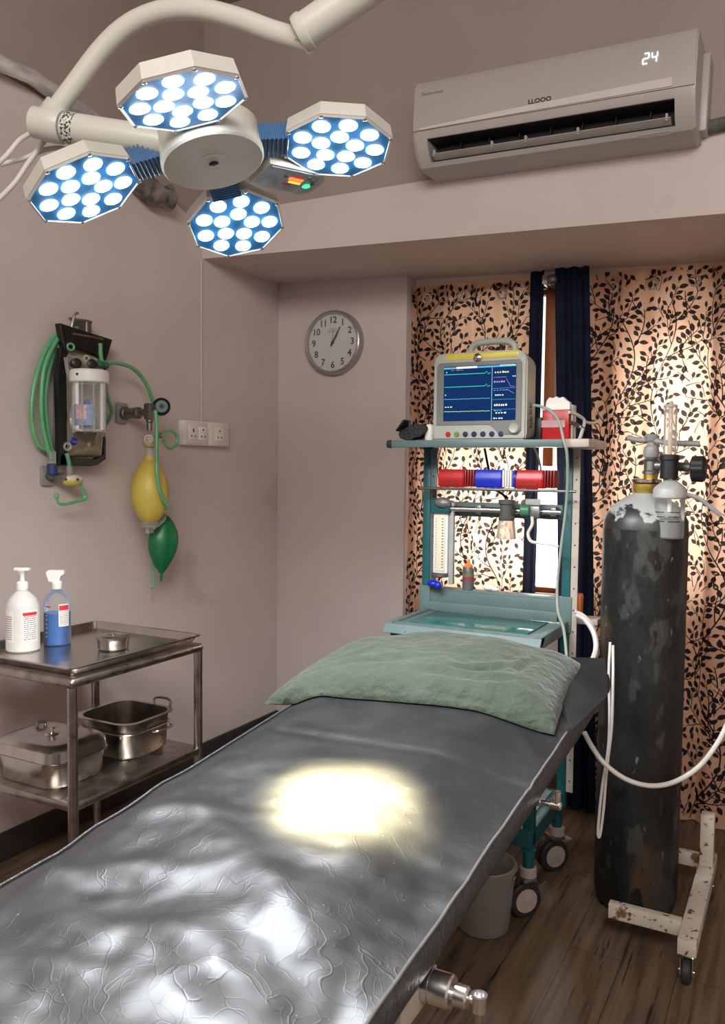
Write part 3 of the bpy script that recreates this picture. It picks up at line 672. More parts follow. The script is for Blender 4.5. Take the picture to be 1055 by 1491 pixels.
# ------------------------------------------------------------------ taped pipe under the ceiling
def wrap_mat():
    return mat('foil_tape', (.62, .60, .58), .3, .25, var=.5, scale=14, bump=.6, bscale=16, stretch=(1, .35, 1))
M['foil'] = wrap_mat()
p = thing('wrapped_pipe', at_x(0, 84, XL + .04), 'foil-taped pipe running along the top of the left wall', 'pipe')
pts = [at_x(x, y, XL + .045) for x, y in ((-90, 52), (-40, 72), (0, 92), (45, 112), (95, 146), (140, 178), (185, 228), (205, 258))]
b = MB(); b.tube(pts, .028, 14, 6)
for v in b.bm.verts: v.co += noise.noise_vector(v.co * 20) * .005
b.build('pipe_run', M['foil'], p)
b = MB(); pts = [at_x(x, y, XL + .05) for x, y in ((196, 250), (208, 268), (226, 283), (246, 290))]
b.tube(pts, .05, 16, 8)
for v in b.bm.verts: v.co += noise.noise_vector(v.co * 18) * .02
M['wrapfilm'] = mat('crumpled_film', (.17, .15, .14), .2, .2, var=.7, scale=20, bump=.8, bscale=22)
b.build('crumpled_wrap', M['wrapfilm'], p)

# ------------------------------------------------------------------ air conditioner
ac = thing('air_conditioner', (-.81, 3.06, 2.57), 'ivory split air conditioner reading 24 on the upper right wall', 'air conditioner')
x0, x1 = -1.315, -.335; yb = YF + .006
full = [(yb, 2.872), (2.872, 2.872), (2.850, 2.862), (2.838, 2.84), (2.834, 2.72), (2.838, 2.672), (2.868, 2.612), (2.905, 2.578), (2.94, 2.572), (yb, 2.572)]
notch = [(yb, 2.872), (2.872, 2.872), (2.850, 2.862), (2.838, 2.84), (2.834, 2.72), (2.8375, 2.674), (2.845, 2.662), (2.94, 2.66), (2.955, 2.61), (2.892, 2.592), (2.905, 2.578), (2.94, 2.572), (yb, 2.572)]
b = MB()
def acp(prof, a, c, t=1.0): b.prism([(y, z) for y, z in prof], (a, 0, 0), Y_, Z_, X_, c - a, t)
acp(full, x0 + .012, x0 + .055); acp(notch, x0 + .055, x1 - .062); acp(full, x1 - .062, x1 - .012)
b.prism([(y, z) for y, z in full], (x1 - .012, 0, 0), Y_, Z_, X_, .012, .955); b.prism([(y, z) for y, z in full], (x0 + .012, 0, 0), Y_, Z_, -X_, .012, .955)
b.build('housing', M['acwhite'], ac, angle=30)
b = MB().prism([(2.850, 2.8615), (2.8375, 2.84), (2.833, 2.72), (2.835, 2.69), (2.8305, 2.69), (2.8285, 2.72), (2.8325, 2.842), (2.846, 2.866)], (x0 + .004, 0, 0), Y_, Z_, X_, x1 - x0 - .008); b.build('front_panel', M['acwhite'], ac, angle=30)
b = MB(); vv = [(x0 + .03, 2.697), (x0 + .03, 2.690), (x1 - .07, 2.694), (x1 - .07, 2.722), (-.60, 2.718), (-.95, 2.710)]
b.prism(vv, (0, 2.8315, 0), X_, Z_, -Y_, .005); M['strip'] = mat('satin_trim', (.60, .55, .52), .18, var=.03); b.build('trim_strip', M['strip'], ac, angle=30)
M['dark'] = mat('dark_cavity', (.012, .011, .011), .6, var=.2)
b = MB().box2((x0 + .055, 2.9335, 2.606), (x1 - .062, 2.948, 2.66)); 
for k in range(1, 8): b.box2((x0 + .05 + k * .112, 2.905, 2.606), (x0 + .053 + k * .112, 2.94, 2.658))
b.prism([(2.848, 2.6605), (2.94, 2.6585), (2.9535, 2.611), (2.896, 2.5935), (2.896, 2.5945), (2.951, 2.612), (2.938, 2.6575), (2.848, 2.6595)], (x0 + .0555, 0, 0), Y_, Z_, X_, x1 - x0 - .118)
b.build('vent', M['dark'], ac)
b = MB().prism([(2.868, 2.612), (2.871, 2.616), (2.903, 2.604), (2.901, 2.600)], (x0 + .065, 0, 0), Y_, Z_, X_, x1 - x0 - .14); lv = b.build('louver', M['acwhite'], ac, angle=30)
b = MB()
for k in (.0, .27, .42, .64, .985):
    xx = x0 + .068 + k * (x1 - x0 - .148); b = MB().box2((xx, 2.872, 2.606), (xx + .008, 2.895, 2.630), bev=.002); b.build('louver_bracket', M['acwhite'], ac)
yf = 2.8275; ex, ey = X_, Z_
b = MB()
for ox, segs in ((-.0, 'abged'), (.026, 'fgbc')):
    for sg in segs:
        cxy = {'a': (0, .016, 1), 'b': (.008, .008, 0), 'c': (.008, -.008, 0), 'd': (0, -.016, 1), 'e': (-.008, -.008, 0), 'f': (-.008, .008, 0), 'g': (0, 0, 1)}[sg]
        b.box((-.49 + ox + cxy[0] + cxy[1] * .15, yf + .001, 2.795 + cxy[1]), (.0145, .001, .0038) if cxy[2] else (.0038, .001, .0145))
b.build('display_digits', emis('display_digits', (.85, .93, 1), 1.6), ac)
text('LLOOO', .0205, (-.835, yf + .0005, 2.722), X_, Z_, M['ink'], ac, sx=1.15, bold=.0006)
text('Gooooooos', .017, (x0 + .075, yf + .003, 2.818), X_, Z_, M['greyink'], ac)
text('Soooos', .0145, (x0 + .066, yf + .003, 2.708), X_, Z_, M['greyink'], ac)
b = MB().prism([(-.05, -.012), (.045, -.014), (.055, 0), (.045, .012), (-.045, .012), (-.055, 0)], (-.46, 2.9, 2.5775), X_, V((0, .9, -.12)).normalized(), V((0, -.1, -1)), .0012); b.build('badge', M['strip'], ac)
MB().box2((x1 - .012, 2.985, 2.60), (x1 + .022, yb + .002, 2.85), bev=.006).build('mounting_plate', M['acwhite'], ac)
ac.location.z -= .036; ac.location.x -= .018; ac.rotation_euler = (0, math.radians(1.6), 0)
pp = thing('insulated_pipe', (-.29, 3.03, 2.60), 'dark insulated pipe leaving the right end of the air conditioner', 'pipe')
b = MB().tube([(-.345, 3.035, 2.575), (-.28, 3.035, 2.580), (-.1, 3.035, 2.586), (.3, 3.035, 2.59), (.8, 3.035, 2.596), (1.345, 3.035, 2.60)], .022, 14, 6); b.build('sleeve', mat('grey_green_foam', (.10, .10, .085), .7, var=.4, scale=30, bump=.4), pp)

# ------------------------------------------------------------------ wall clock
cc = at_y(488.5, 500, YB - .002); cc.y = YB - .001
ck = thing('wall_clock', cc, 'round silver wall clock reading about five past one', 'clock')
R = .163
MB().lathe(cc, -Y_, [(R, 0), (R, .030), (R - .004, .042), (R - .010, .046), (R - .016, .044), (R - .020, .036), (R - .020, .026)], 64, cap=False).build('case', mat('silver_plastic', (.40, .375, .355), .25, .75, var=.05), ck)
MB().lathe(cc - Y_ * .0015, -Y_, [(0, .024), (R - .018, .024), (R - .018, .028), (0, .028)], 64, cap=False).build('dial', mat('clock_dial', (.60, .58, .55), .5, var=.02), ck)
b = MB(); yd = cc.y - .0302
for h in range(1, 13):
    a = h * PI / 6; text_into(b, str(h), .046, (cc.x + math.sin(a) * .113, yd, cc.z + math.cos(a) * .113), X_, Z_, bold=.0009)
for h in range(60):
    a = h * PI / 30; l = .007 if h % 5 == 0 else .003
    if h % 5 == 0: b.box((cc.x + math.sin(a) * .137, yd, cc.z + math.cos(a) * .137), (.0022, .0008, l), Matrix.Rotation(a, 3, 'Y'))
b.build('numerals', M['ink'], ck, smooth=False)
text('OOOOO', .010, (cc.x, yd, cc.z + .068), X_, Z_, M['greyink'], ck); text('OOOOOO', .012, (cc.x, yd, cc.z + .056), X_, Z_, M['greyink'], ck)
def hand(name, ang, l, w, yy):
    d = V((math.sin(ang), 0, math.cos(ang))); s = V((d.z, 0, -d.x)); o = V((cc.x, yy, cc.z))
    MB().prism([(-w, -.02), (w, -.02), (w * .9, l * .9), (0, l), (-w * .9, l * .9)], o, s, d, -Y_, .001).build(name, M['ink'], ck)
hand('minute_hand', math.radians(30),   .092, .0034, yd - .004); hand('hour_hand', math.radians(31), .062, .0052, yd - .002)
hand('second_hand', math.radians(4), .06, .0008, yd - .006)
MB().cyl((cc.x, yd, cc.z), (cc.x, yd - .009, cc.z), .007).build('pivot', M['ink'], ck)
MB().lathe((cc.x, cc.y - .0405, cc.z), -Y_, [(0, 0), (R - .014, 0), (R - .014, .001), (0, .001)], 48, cap=False).build('cover_glass', glass('clock_glass', (.9, .9, .9), .0, .02), ck)

# ------------------------------------------------------------------ socket board on the left wall
s0, s1 = at_x(259, 632, XL), at_x(325, 632, XL); zc = 1.575; yc = (s0.y + s1.y) / 2; w = s1.y - s0.y
sb = thing('socket_board', (XL, yc, zc), 'white three-socket switch board on the left wall', 'socket board')
MB().box((XL + .017, yc, zc), (.034, w, .112), bev=.005).build('back_box', M['whiteplastic'], sb)
M['plate'] = mat('off_white_plate', (.66, .62, .56), .35, var=.03)
for y0, ww in ((yc - w * .235, w * .46), (yc + w * .26, w * .40)):
    MB().box((XL + .036, y0, zc), (.006, ww, .098), bev=.002).build('cover_plate', M['plate'], sb)
for k, yy in enumerate((yc - w * .33, yc - w * .12, yc + w * .25)):
    so = MB().box((XL + .0405, yy, zc), (.005, w * .18, .062), bev=.001).build('socket', M['whiteplastic'], sb)
    b = MB(); 
    for dy, dz, s in ((0, .016, .005), (-.013, -.014, .004), (.013, -.014, .004)): b.lathe((XL + .0425, yy + dy, zc + dz), X_, [(s, 0), (s, .0012), (0, .0012)], 12, cap=False)
    b.build('pin_holes', M['ink'], so)
lab(MB().box((XL + .0435, yc - w * .33, zc + .008), (.002, .010, .010)).build('neon_indicator', M['red'], sb), 'small red indicator')
t = at_x(292, 392, XL)
tag(MB().tube([(XL + .005, t.y, zc + .056), (XL + .005, t.y, 2.0), (XL + .005, t.y, 2.372)], .004, 8, 2).build('conduit', M['wall'], None), 'thin vertical wire casing above the socket board', 'wire casing')
# ------------------------------------------------------------------ emergency kit pouch on the left wall
k0 = at_x(120, 570, -2.43)
kp = thing('kit_pouch', (XL, 2.27, 1.45), 'black-edged clear emergency kit pouch hanging on the left wall', 'pouch')
ya, yb2, za, zb = 2.170, 2.385, 1.455, 1.93
b = MB().box2((XL + .012, ya + .004, za), (XL + .05, yb2 - .01, zb - .06), bev=.008); b.build('back_board', mat('grey_board', (.17, .165, .16), .5), kp)
# black binding: flared top, side rails, bottom
b = MB()
b.prism([(ya - .012, zb + .012), (yb2 + .035, zb - .012), (yb2 + .002, zb - .095), (yb2 - .03, zb - .10), (yb2 - .06, zb - .075), (ya + .03, zb - .065), (ya + .012, zb - .09)], (XL + .045, 0, 0), Y_, Z_, X_, .03)
b.prism([(ya - .006, zb - .075), (ya + .030, zb - .085), (ya + .026, zb - .2), (ya + .03, zb - .33), (ya + .024, za + .02), (ya + .026, za - .03), (ya - .018, za - .036), (ya - .012, za + .1), (ya - .018, zb - .17)], (XL + .045, 0, 0), Y_, Z_, X_, .028)
b.prism([(ya - .018, za - .036), (ya - .012, za + .008), (ya + .07, za - .006), (yb2 - .05, za - .012), (yb2 - .012, za + .02), (yb2 + .002, za - .005), (yb2 - .04, za - .03), (yb2 - .08, za - .036)], (XL + .045, 0, 0), Y_, Z_, X_, .028)
b.prism([(yb2 - .012, za + .0), (yb2 - .002, za + .0), (yb2 + .004, zb - .09), (yb2 - .014, zb - .09)], (XL + .045, 0, 0), Y_, Z_, X_, .028)
bmesh.ops.bevel(b.bm, geom=b.bm.edges[:], offset=.003, segments=1, affect='EDGES')
b.build('binding', mat('black_vinyl_binding', (.010, .010, .011), .3, var=.2, bump=.3, bscale=40), kp)
b = MB().box2((XL + .076, ya + .05, zb - .022), (XL + .079, yb2 - .02, zb - .014)); b.build('zip_strip', M['steel'], kp)
b = MB()
def bulge(u, v):
    e = (1 - abs(2 * u - 1) ** 3) ** .6 * (1 - abs(2 * v - 1) ** 5) ** .6
    return V((XL + .06 + .055 * e + .010 * noise.noise(V((u * 4, v * 9, 3))), ya + .014 + (yb2 - ya - .03) * u, za + .0 + (zb - .085 - za) * v))
b.grid(bulge, 24, 48); b.build('clear_front', M['brownclear'], kp)
for (px, py) in ((112, 529), (134, 530)):
    c = at_x(px, py, XL + .115); MB().lathe(c, V((.9, -.4, 0)), [(.012, -.03), (.019, -.026), (.019, .0), (.012, .004), (.0, .004)], 20).build('valve_knob', M['black'], kp)
for (px, py, r, m_) in ((103, 505, .012, 'green'), (126, 522, .010, 'beige'), (98, 650, .012, 'clearp'), (107, 642, .010, 'blue')):
    c = at_x(px, py, XL + .10); MB().torus(c, V((1, -.4, 0)), r, .004, 20, 8).build('fitting', M[m_], kp)
MB().tube([at_x(x, y, XL + .112) for x, y in ((95, 520), (99, 545), (108, 575), (103, 610), (108, 630))], .0055, 8, 6).build('inner_tube', M['clearp'], kp)
h = thing('hanger_hook', at_x(116, 475, XL + .03), 'small steel double hook holding the pouch on the left wall', 'hook')
MB().tube([at_x(x, y, XL + .05) for x, y in ((101, 464), (108, 465), (124, 467), (133, 469))], .0055, 10, 4).build('cross_bar', M['darkmetal'], h)
MB().tube([at_x(103, 484, XL + .05), at_x(105, 470, XL + .055), at_x(109, 458, XL + .06), at_x(113, 456, XL + .06)], .0055, 10, 6).build('prong', M['steel'], h)
MB().tube([at_x(126, 484, XL + .05), at_x(126, 468, XL + .05)], .0055, 10, 0).build('prong', M['steel'], h)
MB().box(at_x(118, 474, XL + .004), (.008, .10, .05), bev=.003).build('back_plate', M['darkmetal'], h)

# suction jar hooked on the front of the pouch
jc = at_x(130, 549, -2.325)
sj = thing('suction_jar', (jc.x, jc.y, 1.55), 'clear jar with white lid hanging in front of the kit pouch', 'jar')
MB().lathe((jc.x, jc.y, jc.z - .022), Z_, [(0, 0), (.066, 0), (.070, .004), (.070, .04), (.064, .046), (0, .047)], 40, cap=False).build('lid', M['whiteplastic'], sj)
lab(MB().lathe((jc.x + .012, jc.y - .066, jc.z + .003), V((.18, -.98, 0)), [(.005, 0), (.005, .004), (0, .004)], 14, cap=False).build('lid_port', M['ink'], sj), 'dark port on the lid')
zj = at_x(130, 628, -2.325).z
MB().lathe((jc.x, jc.y, zj), Z_, [(0, 0), (.048, .0), (.053, .006), (.055, .18), (.055, jc.z - .022 - zj)], 40, cap=False).build('jar_body', M['clearp'], sj)
b = MB()
for a in (-2.6, -1.9, -1.2, -.5, .3): b.tube([V((jc.x + .060 * math.cos(a), jc.y + .060 * math.sin(a), z)) for z in (zj - .005, jc.z - .02)], .0032, 8, 0)
b.torus((jc.x, jc.y, zj + .002), Z_, .059, .0035, 40, 8); b.build('cage', M['clearp'], sj)
M['jarlabel'] = mat('blue_label', (.20, .27, .42), .5, var=.2, scale=50)
b = MB(); a0, a1 = -2.5, -.55
b.grid(lambda u, v: V((jc.x + .0562 * math.cos(a0 + (a1 - a0) * u), jc.y + .0562 * math.sin(a0 + (a1 - a0) * u), zj + .02 + .075 * v)), 16, 2); lb = b.build('jar_label', M['jarlabel'], sj)
b = MB(); b.grid(lambda u, v: V((jc.x + .0566 * math.cos(-1.75 + .8 * u), jc.y + .0566 * math.sin(-1.75 + .8 * u), zj + .042 + .05 * v)), 10, 2); lb2 = b.build('label_patch', mat('pink_print', (.55, .34, .36), .5, var=.3, scale=120), lb)
MB().lathe((jc.x + .01, jc.y - .02, zj + .012), Z_, [(.012, 0), (.012, .09), (.008, .1)], 16).build('inner_bottle', M['blue'], sj)
MB().tube([at_x(152, y, -2.32) + V((0, 0, 0)) for y in (548, 575, 605, 628, 636)], .007, 10, 4).build('side_tube', M['clearp'], sj)

# green oxygen tubing looped left of the pouch
for k, (pts, lb_) in enumerate(([((112, 478), (90, 482), (66, 510), (50, 560), (46, 610), (56, 648), (75, 655)), 'outermost green tube loop left of the kit pouch'],
             [((108, 484), (86, 492), (66, 530), (60, 580), (63, 625), (74, 668)), 'middle green tube loop left of the kit pouch'],
             [((100, 492), (84, 502), (70, 545), (66, 590), (72, 640), (80, 668)), 'innermost green tube loop left of the kit pouch'])):
    tag(MB().tube([at_x(x, y, XL + (.035, .045, .026)[k]) for x, y in pts], .0085, 12, 8).build('oxygen_tube', M['green'], None), lb_, 'tube', None)
tag(MB().tube([at_x(x, y, -2.40) for x, y in ((146, 500), (147, 520), (152, 528), (172, 529), (194, 537), (211, 556), (221, 580), (226, 596))], .008, 12, 8).build('oxygen_tube', M['green'], None), 'green tube arching from the kit pouch to the dial valve', 'tube')
tag(MB().tube([at_x(x, y, XL + .012) for x, y in ((150, 545), (156, 575), (163, 598), (158, 612), (148, 628), (140, 645))], .006, 10, 8).build('oxygen_tube', M['green'], None), 'thin pale green tube hanging behind the suction jar', 'tube')
c = at_x(150, 531, -2.395)
tag(MB().lathe(c - Y_ * .03, Y_, [(.008, 0), (.014, .004), (.014, .02), (.010, .024), (.013, .03), (.013, .05), (.008, .055)], 18).build('tube_connector', mat('dark_green_plastic', (.03, .12, .07), .4), None), 'dark green tube connector at the upper right of the pouch', 'connector')

# lower wall outlet with nebuliser mask
lo_ = at_x(66, 693, XL)
ol = thing('wall_outlet', lo_, 'low grey gas outlet on the left wall under the green loops', 'gas outlet', None)
M['greyplastic'] = mat('grey_plastic', (.26, .255, .25), .4, var=.15, scale=30)
MB().box(lo_ + V((.008, 0, 0)), (.016, .055, .075), bev=.007).build('wall_plate', M['greyplastic'], ol)
MB().lathe(lo_, V((.96, .1, 0)), [(.013, .01), (.017, .016), (.017, .04), (.013, .044), (.013, .09)], 20).build('outlet_body', M['darkmetal'], ol)
c = at_x(76, 690, XL + .055); MB().lathe(c, Z_, [(.012, -.005), (.019, 0), (.019, .035), (.014, .038)], 20).build('blue_collar', M['blue'], ol).data.materials[0] = mat('dark_blue_plastic', (.02, .04, .13), .4)
MB().lathe(c + Z_ * .036, Z_, [(.014, 0), (.014, .045), (.010, .05)], 18).build('clear_sleeve', M['clearp'], ol)
mk = thing('nebuliser_mask', at_x(105, 700, -2.42), 'yellow and clear nebuliser mask with a green tube loop on the low outlet', 'mask')
c = at_x(106, 699, -2.42)
MB().ball(c + Z_ * .004, .055, 24, 12, (.40, .82, .32)).build('mask_shell', mat('milky_plastic', (.58, .55, .42), .35, var=.1), mk)
MB().ball(c - Z_ * .008, .055, 24, 12, (.38, .80, .28)).build('mask_cushion', M['yellow'], mk)
for px in (96, 113): MB().lathe(at_x(px, 698, -2.395), V((.8, -.6, 0)), [(.005, 0), (.005, .003), (0, .003)], 12, cap=False).build('vent_hole', M['ink'], mk)
MB().lathe(at_x(101, 692, -2.42), Z_, [(.010, 0), (.012, .004), (.012, .03), (.008, .034)], 16).build('inlet', M['greyplastic'], mk)
MB().tube([at_x(x, y, -2.42) for x, y in ((101, 683), (100, 672), (97, 660))], .0075, 10, 6).build('inlet_tube', M['green'], mk)
MB().tube([at_x(x, y, -2.41) for x, y in ((118, 706), (122, 716), (124, 726), (112, 730), (96, 734), (86, 733), (82, 724))], .0055, 10, 8).build('strap_tube', M['green'], mk)
for x, y in ((124, 724), (82, 722)): MB().ball(at_x(x, y, -2.41), .010, 12, 8).build('strap_clip', M['green'], mk)

# upper wall outlet with dial valve
uo = at_x(176, 602, XL)
ov = thing('wall_outlet', uo, 'grey gas outlet with round black dial on the left wall, above the yellow bag', 'gas outlet')
MB().box(uo + V((.009, -.006, 0)), (.018, .062, .085), bev=.008).build('wall_plate', M['greyplastic'], ov)
MB().lathe(uo + V((.01, 0, 0)), X_, [(.024, 0), (.027, .004), (.027, .02), (.021, .024), (.021, .07), (.024, .074), (.024, .09), (.016, .094), (.016, .135)], 28).build('outlet_body', M['darkmetal'], ov)
rb = at_x(218, 715, -2.345); vb = V((rb.x, rb.y, uo.z + .004))
MB().box(vb, (.036, .036, .068), bev=.008).lathe(vb - Z_ * .03, -Z_, [(.014, 0), (.014, .012), (.011, .016), (.011, .046)], 18).build('valve_block', M['darkmetal'], ov)
dc = at_x(235, 592, -2.32); dn = (V((.7, -.62, .05))).normalized()
dl = MB().lathe(dc - dn * .03, dn, [(.018, 0), (.033, .004), (.036, .010), (.036, .034), (.031, .038), (.026, .034), (0, .034)], 36, cap=False).build('dial_knob', M['black'], ov)
M['tealplastic'] = mat('grey_teal_plastic', (.09, .17, .17), .4)
MB().lathe(dc + dn * .0045, dn, [(.010, 0), (.010, .003), (.024, .003), (.024, 0)], 30, cap=False).build('dial_face', M['tealplastic'], dl)
MB().cyl(vb + V((.0, .01, .004)), dc - dn * .02, .013).build('dial_stem', M['steel'], ov)
for x, y in ((224, 606), (231, 606)): MB().ball(at_x(x, y, -2.34), .011, 12, 8).build('fitting', M['clearp'], ov)

# bag valve resuscitator
rb = at_x(218, 715, -2.345)
bv = thing('resuscitator', (rb.x, rb.y, rb.z), 'yellow hand resuscitator bag with green reservoir hanging below the dial valve', 'resuscitator')
zz = lambda py: at_x(218, py, -2.345).z
MB().lathe((rb.x, rb.y, zz(760)), Z_, [(.030, 0)] + [(.030 + .046 * (math.sin(PI * (t ** .95)) ** .75), t * (zz(672) - zz(760))) for t in [k / 24 for k in range(1, 24)]] + [(.030, zz(672) - zz(760)), (.024, zz(672) - zz(760) + .004), (.024, zz(664) - zz(760))], 44).build('squeeze_bag', M['yellow'], bv)
MB().lathe((rb.x, rb.y, zz(666)), Z_, [(.020, 0), (.016, .02), (.016, .05), (.024, .055)], 24, cap=False).build('neck', M['clearp'], bv)
MB().lathe((rb.x, rb.y, zz(652)), Z_, [(.018, 0), (.028, .006), (.030, .03), (.024, .048), (.014, .052)], 28).build('valve_body', mat('amber_clear_plastic', (.52, .43, .18), .3, var=.2, trans=.3), bv)
vd = V((.6, -.8, 0)); MB().lathe(V((rb.x, rb.y, zz(640))) + vd * .022, vd, [(.020, 0), (.020, .010), (.012, .012), (.012, .006), (.004, .006), (.004, .012), (0, .012)], 24, cap=False).build('valve_cap', M['beige'], bv)
MB().lathe((rb.x, rb.y, zz(768)), Z_, [(.030, 0), (.036, .003), (.036, .022), (.030, .025)], 32).build('tail_collar', M['clearp'], bv)
for dx in (-.014, .012): MB().cyl((rb.x, rb.y + dx, zz(776)), (rb.x, rb.y + dx, zz(767)), .007).build('tail_port', M['clearp'], bv)
g0, g1 = at_x(240, 748, -2.36), at_x(235, 836, -2.36); gl = (g1 - g0).length; gd = (g1 - g0).normalized()
b = MB()
def resv(u, v):
    a = 2 * PI * u; r = .003 + .060 * math.sin(PI * v ** .9) ** .85; r *= 1 - .18 * math.exp(-((u - .74) / .03) ** 2) * math.sin(PI * v) - .10 * math.exp(-((u - .2) / .04) ** 2) * math.sin(PI * v)
    s = V((.52, .86, 0)); f = V((.86, -.52, 0))
    return g0 + gd * (gl * v) + s * (math.cos(a) * r) + f * (math.sin(a) * r * .7)
b.grid(resv, 48, 30, closed_u=True); b.build('reservoir_bag', mat('dark_green_rubber', (.008, .135, .045), .35, var=.12, scale=12), bv, angle=60)
MB().cyl(g1 - gd * .002, g1 + gd * .03, .006).build('reservoir_tail', mat('green_rubber_tail', (.02, .12, .05), .4), bv)
MB().tube([at_x(x, y, -2.33) for x, y in ((221, 770), (229, 765), (238, 756), (240, 748))], .008, 10, 6).build('reservoir_neck', M['clearp'], bv)
MB().tube([at_x(x, y, X) for x, y, X in ((226, 598, -2.29), (228, 620, -2.28), (228, 655, -2.27), (228, 685, -2.255), (231, 708, -2.25), (237, 726, -2.25), (246, 740, -2.25))], .0078, 12, 8).build('feed_tube', M['green'], bv)
MB().tube([at_x(x, y, -2.40) for x, y in ((222, 772), (222, 800), (223, 830), (223, 852), (221, 857))], .0055, 10, 6).build('drain_tube', M['green'], bv)
MB().tube([at_x(x, y, -2.31) for x, y in ((226, 636), (236, 630), (243, 628), (250, 628), (257, 634), (257, 645), (250, 653), (243, 650), (238, 641))], .0065, 10, 8).build('side_loop', M['green'], bv)
MB().lathe(at_x(226, 634, -2.31), V((.45, .88, .05)), [(.008, 0), (.013, .003), (.013, .012), (.008, .016), (.012, .02), (.012, .03)], 16).build('tee_connector', mat('clear_green_plastic', (.22, .38, .18), .3, trans=.3), bv)

# ------------------------------------------------------------------ instrument trolley
TX0, TX1, TY0, TY1, TZ = -2.285, -1.775, 1.61, 2.185, .83
tr = thing('instrument_trolley', (-2.03, 1.9, 0), 'two-tier stainless steel instrument trolley against the left wall', 'trolley')
M['trolley'] = mat('brushed_steel', (.36, .325, .295), .3, 1.0, var=.22, scale=22, rvar=.1, bump=.05, bscale=50)
def tray(x0, x1, y0, y1, z, hgt, t=.003, flange=0.0):
    b = MB(); b.box2((x0, y0, z), (x1, y1, z + t))
    b.box2((x0, y0, z), (x0 + t, y1, z + hgt)); b.box2((x1 - t, y0, z), (x1, y1, z + hgt)); b.box2((x0, y0, z), (x1, y0 + t, z + hgt)); b.box2((x0, y1 - t, z), (x1, y1, z + hgt))
    return b
b = MB().box2((TX0, TY0, TZ - .032), (TX1, TY1, TZ - .004), bev=.012, seg=3); b.build('top_frame', M['trolley'], tr)
b = MB().box2((TX0 + .004, TY0 + .004, .445), (TX1 - .004, TY1 - .004, .470), bev=.005); b.build('lower_shelf', M['trolley'], tr)
for x, y in ((TX1 - .016, TY0 + .016), (TX1 - .016, TY1 - .016), (TX0 + .016, TY0 + .016), (TX0 + .016, TY1 - .016)):
    lg = MB().cyl((x, y, .02), (x, y, TZ - .03), .0145).build('leg', M['trolley'], tr)
    MB().lathe((x, y, 0), Z_, [(.016, 0), (.019, .003), (.018, .022), (.014, .03)], 18).build('foot', M['rubber'], lg)
st = thing('steel_tray', (-2.03, 1.9, TZ - .004), 'shallow stainless steel tray lying on the trolley top', 'tray')
b = MB(); x0, x1, y0, y1, z0, hg = TX0 - .002, TX1 - .012, TY0 + .012, TY1 + .004, TZ - .003, .026
def rr_(x0, x1, y0, y1, r, z, n=5):
    out = []
    for cx, cy, a0 in ((x1 - r, y0 + r, -PI / 2), (x1 - r, y1 - r, 0), (x0 + r, y1 - r, PI / 2), (x0 + r, y0 + r, PI)):
        for k in range(n + 1): a = a0 + PI / 2 * k / n; out.append(V((cx + r * math.cos(a), cy + r * math.sin(a), z)))
    return out
def rrings(b, specs, capf=True, capl=True):
    rings = [[b.bm.verts.new(p) for p in rr_(*s)] for s in specs]; b.skin(rings, cap=False)
    fs = []
    if capf: fs.append(b.bm.faces.new(list(reversed(rings[0]))))
    if capl: fs.append(b.bm.faces.new(rings[-1]))
    b._faces(fs)
i = .0
rrings(b, [(x0 + .02, x1 - .02, y0 + .02, y1 - .02, .02, z0), (x0 + .008, x1 - .008, y0 + .008, y1 - .008, .02, z0 + hg - .003), (x0, x1, y0, y1, .022, z0 + hg - .004), (x0, x1, y0, y1, .022, z0 + hg),
           (x0 + .011, x1 - .011, y0 + .011, y1 - .011, .018, z0 + hg), (x0 + .024, x1 - .024, y0 + .024, y1 - .024, .016, z0 + .003)])
b.build('tray_body', M['steel'], st)
ZB_ = z0 + .0032

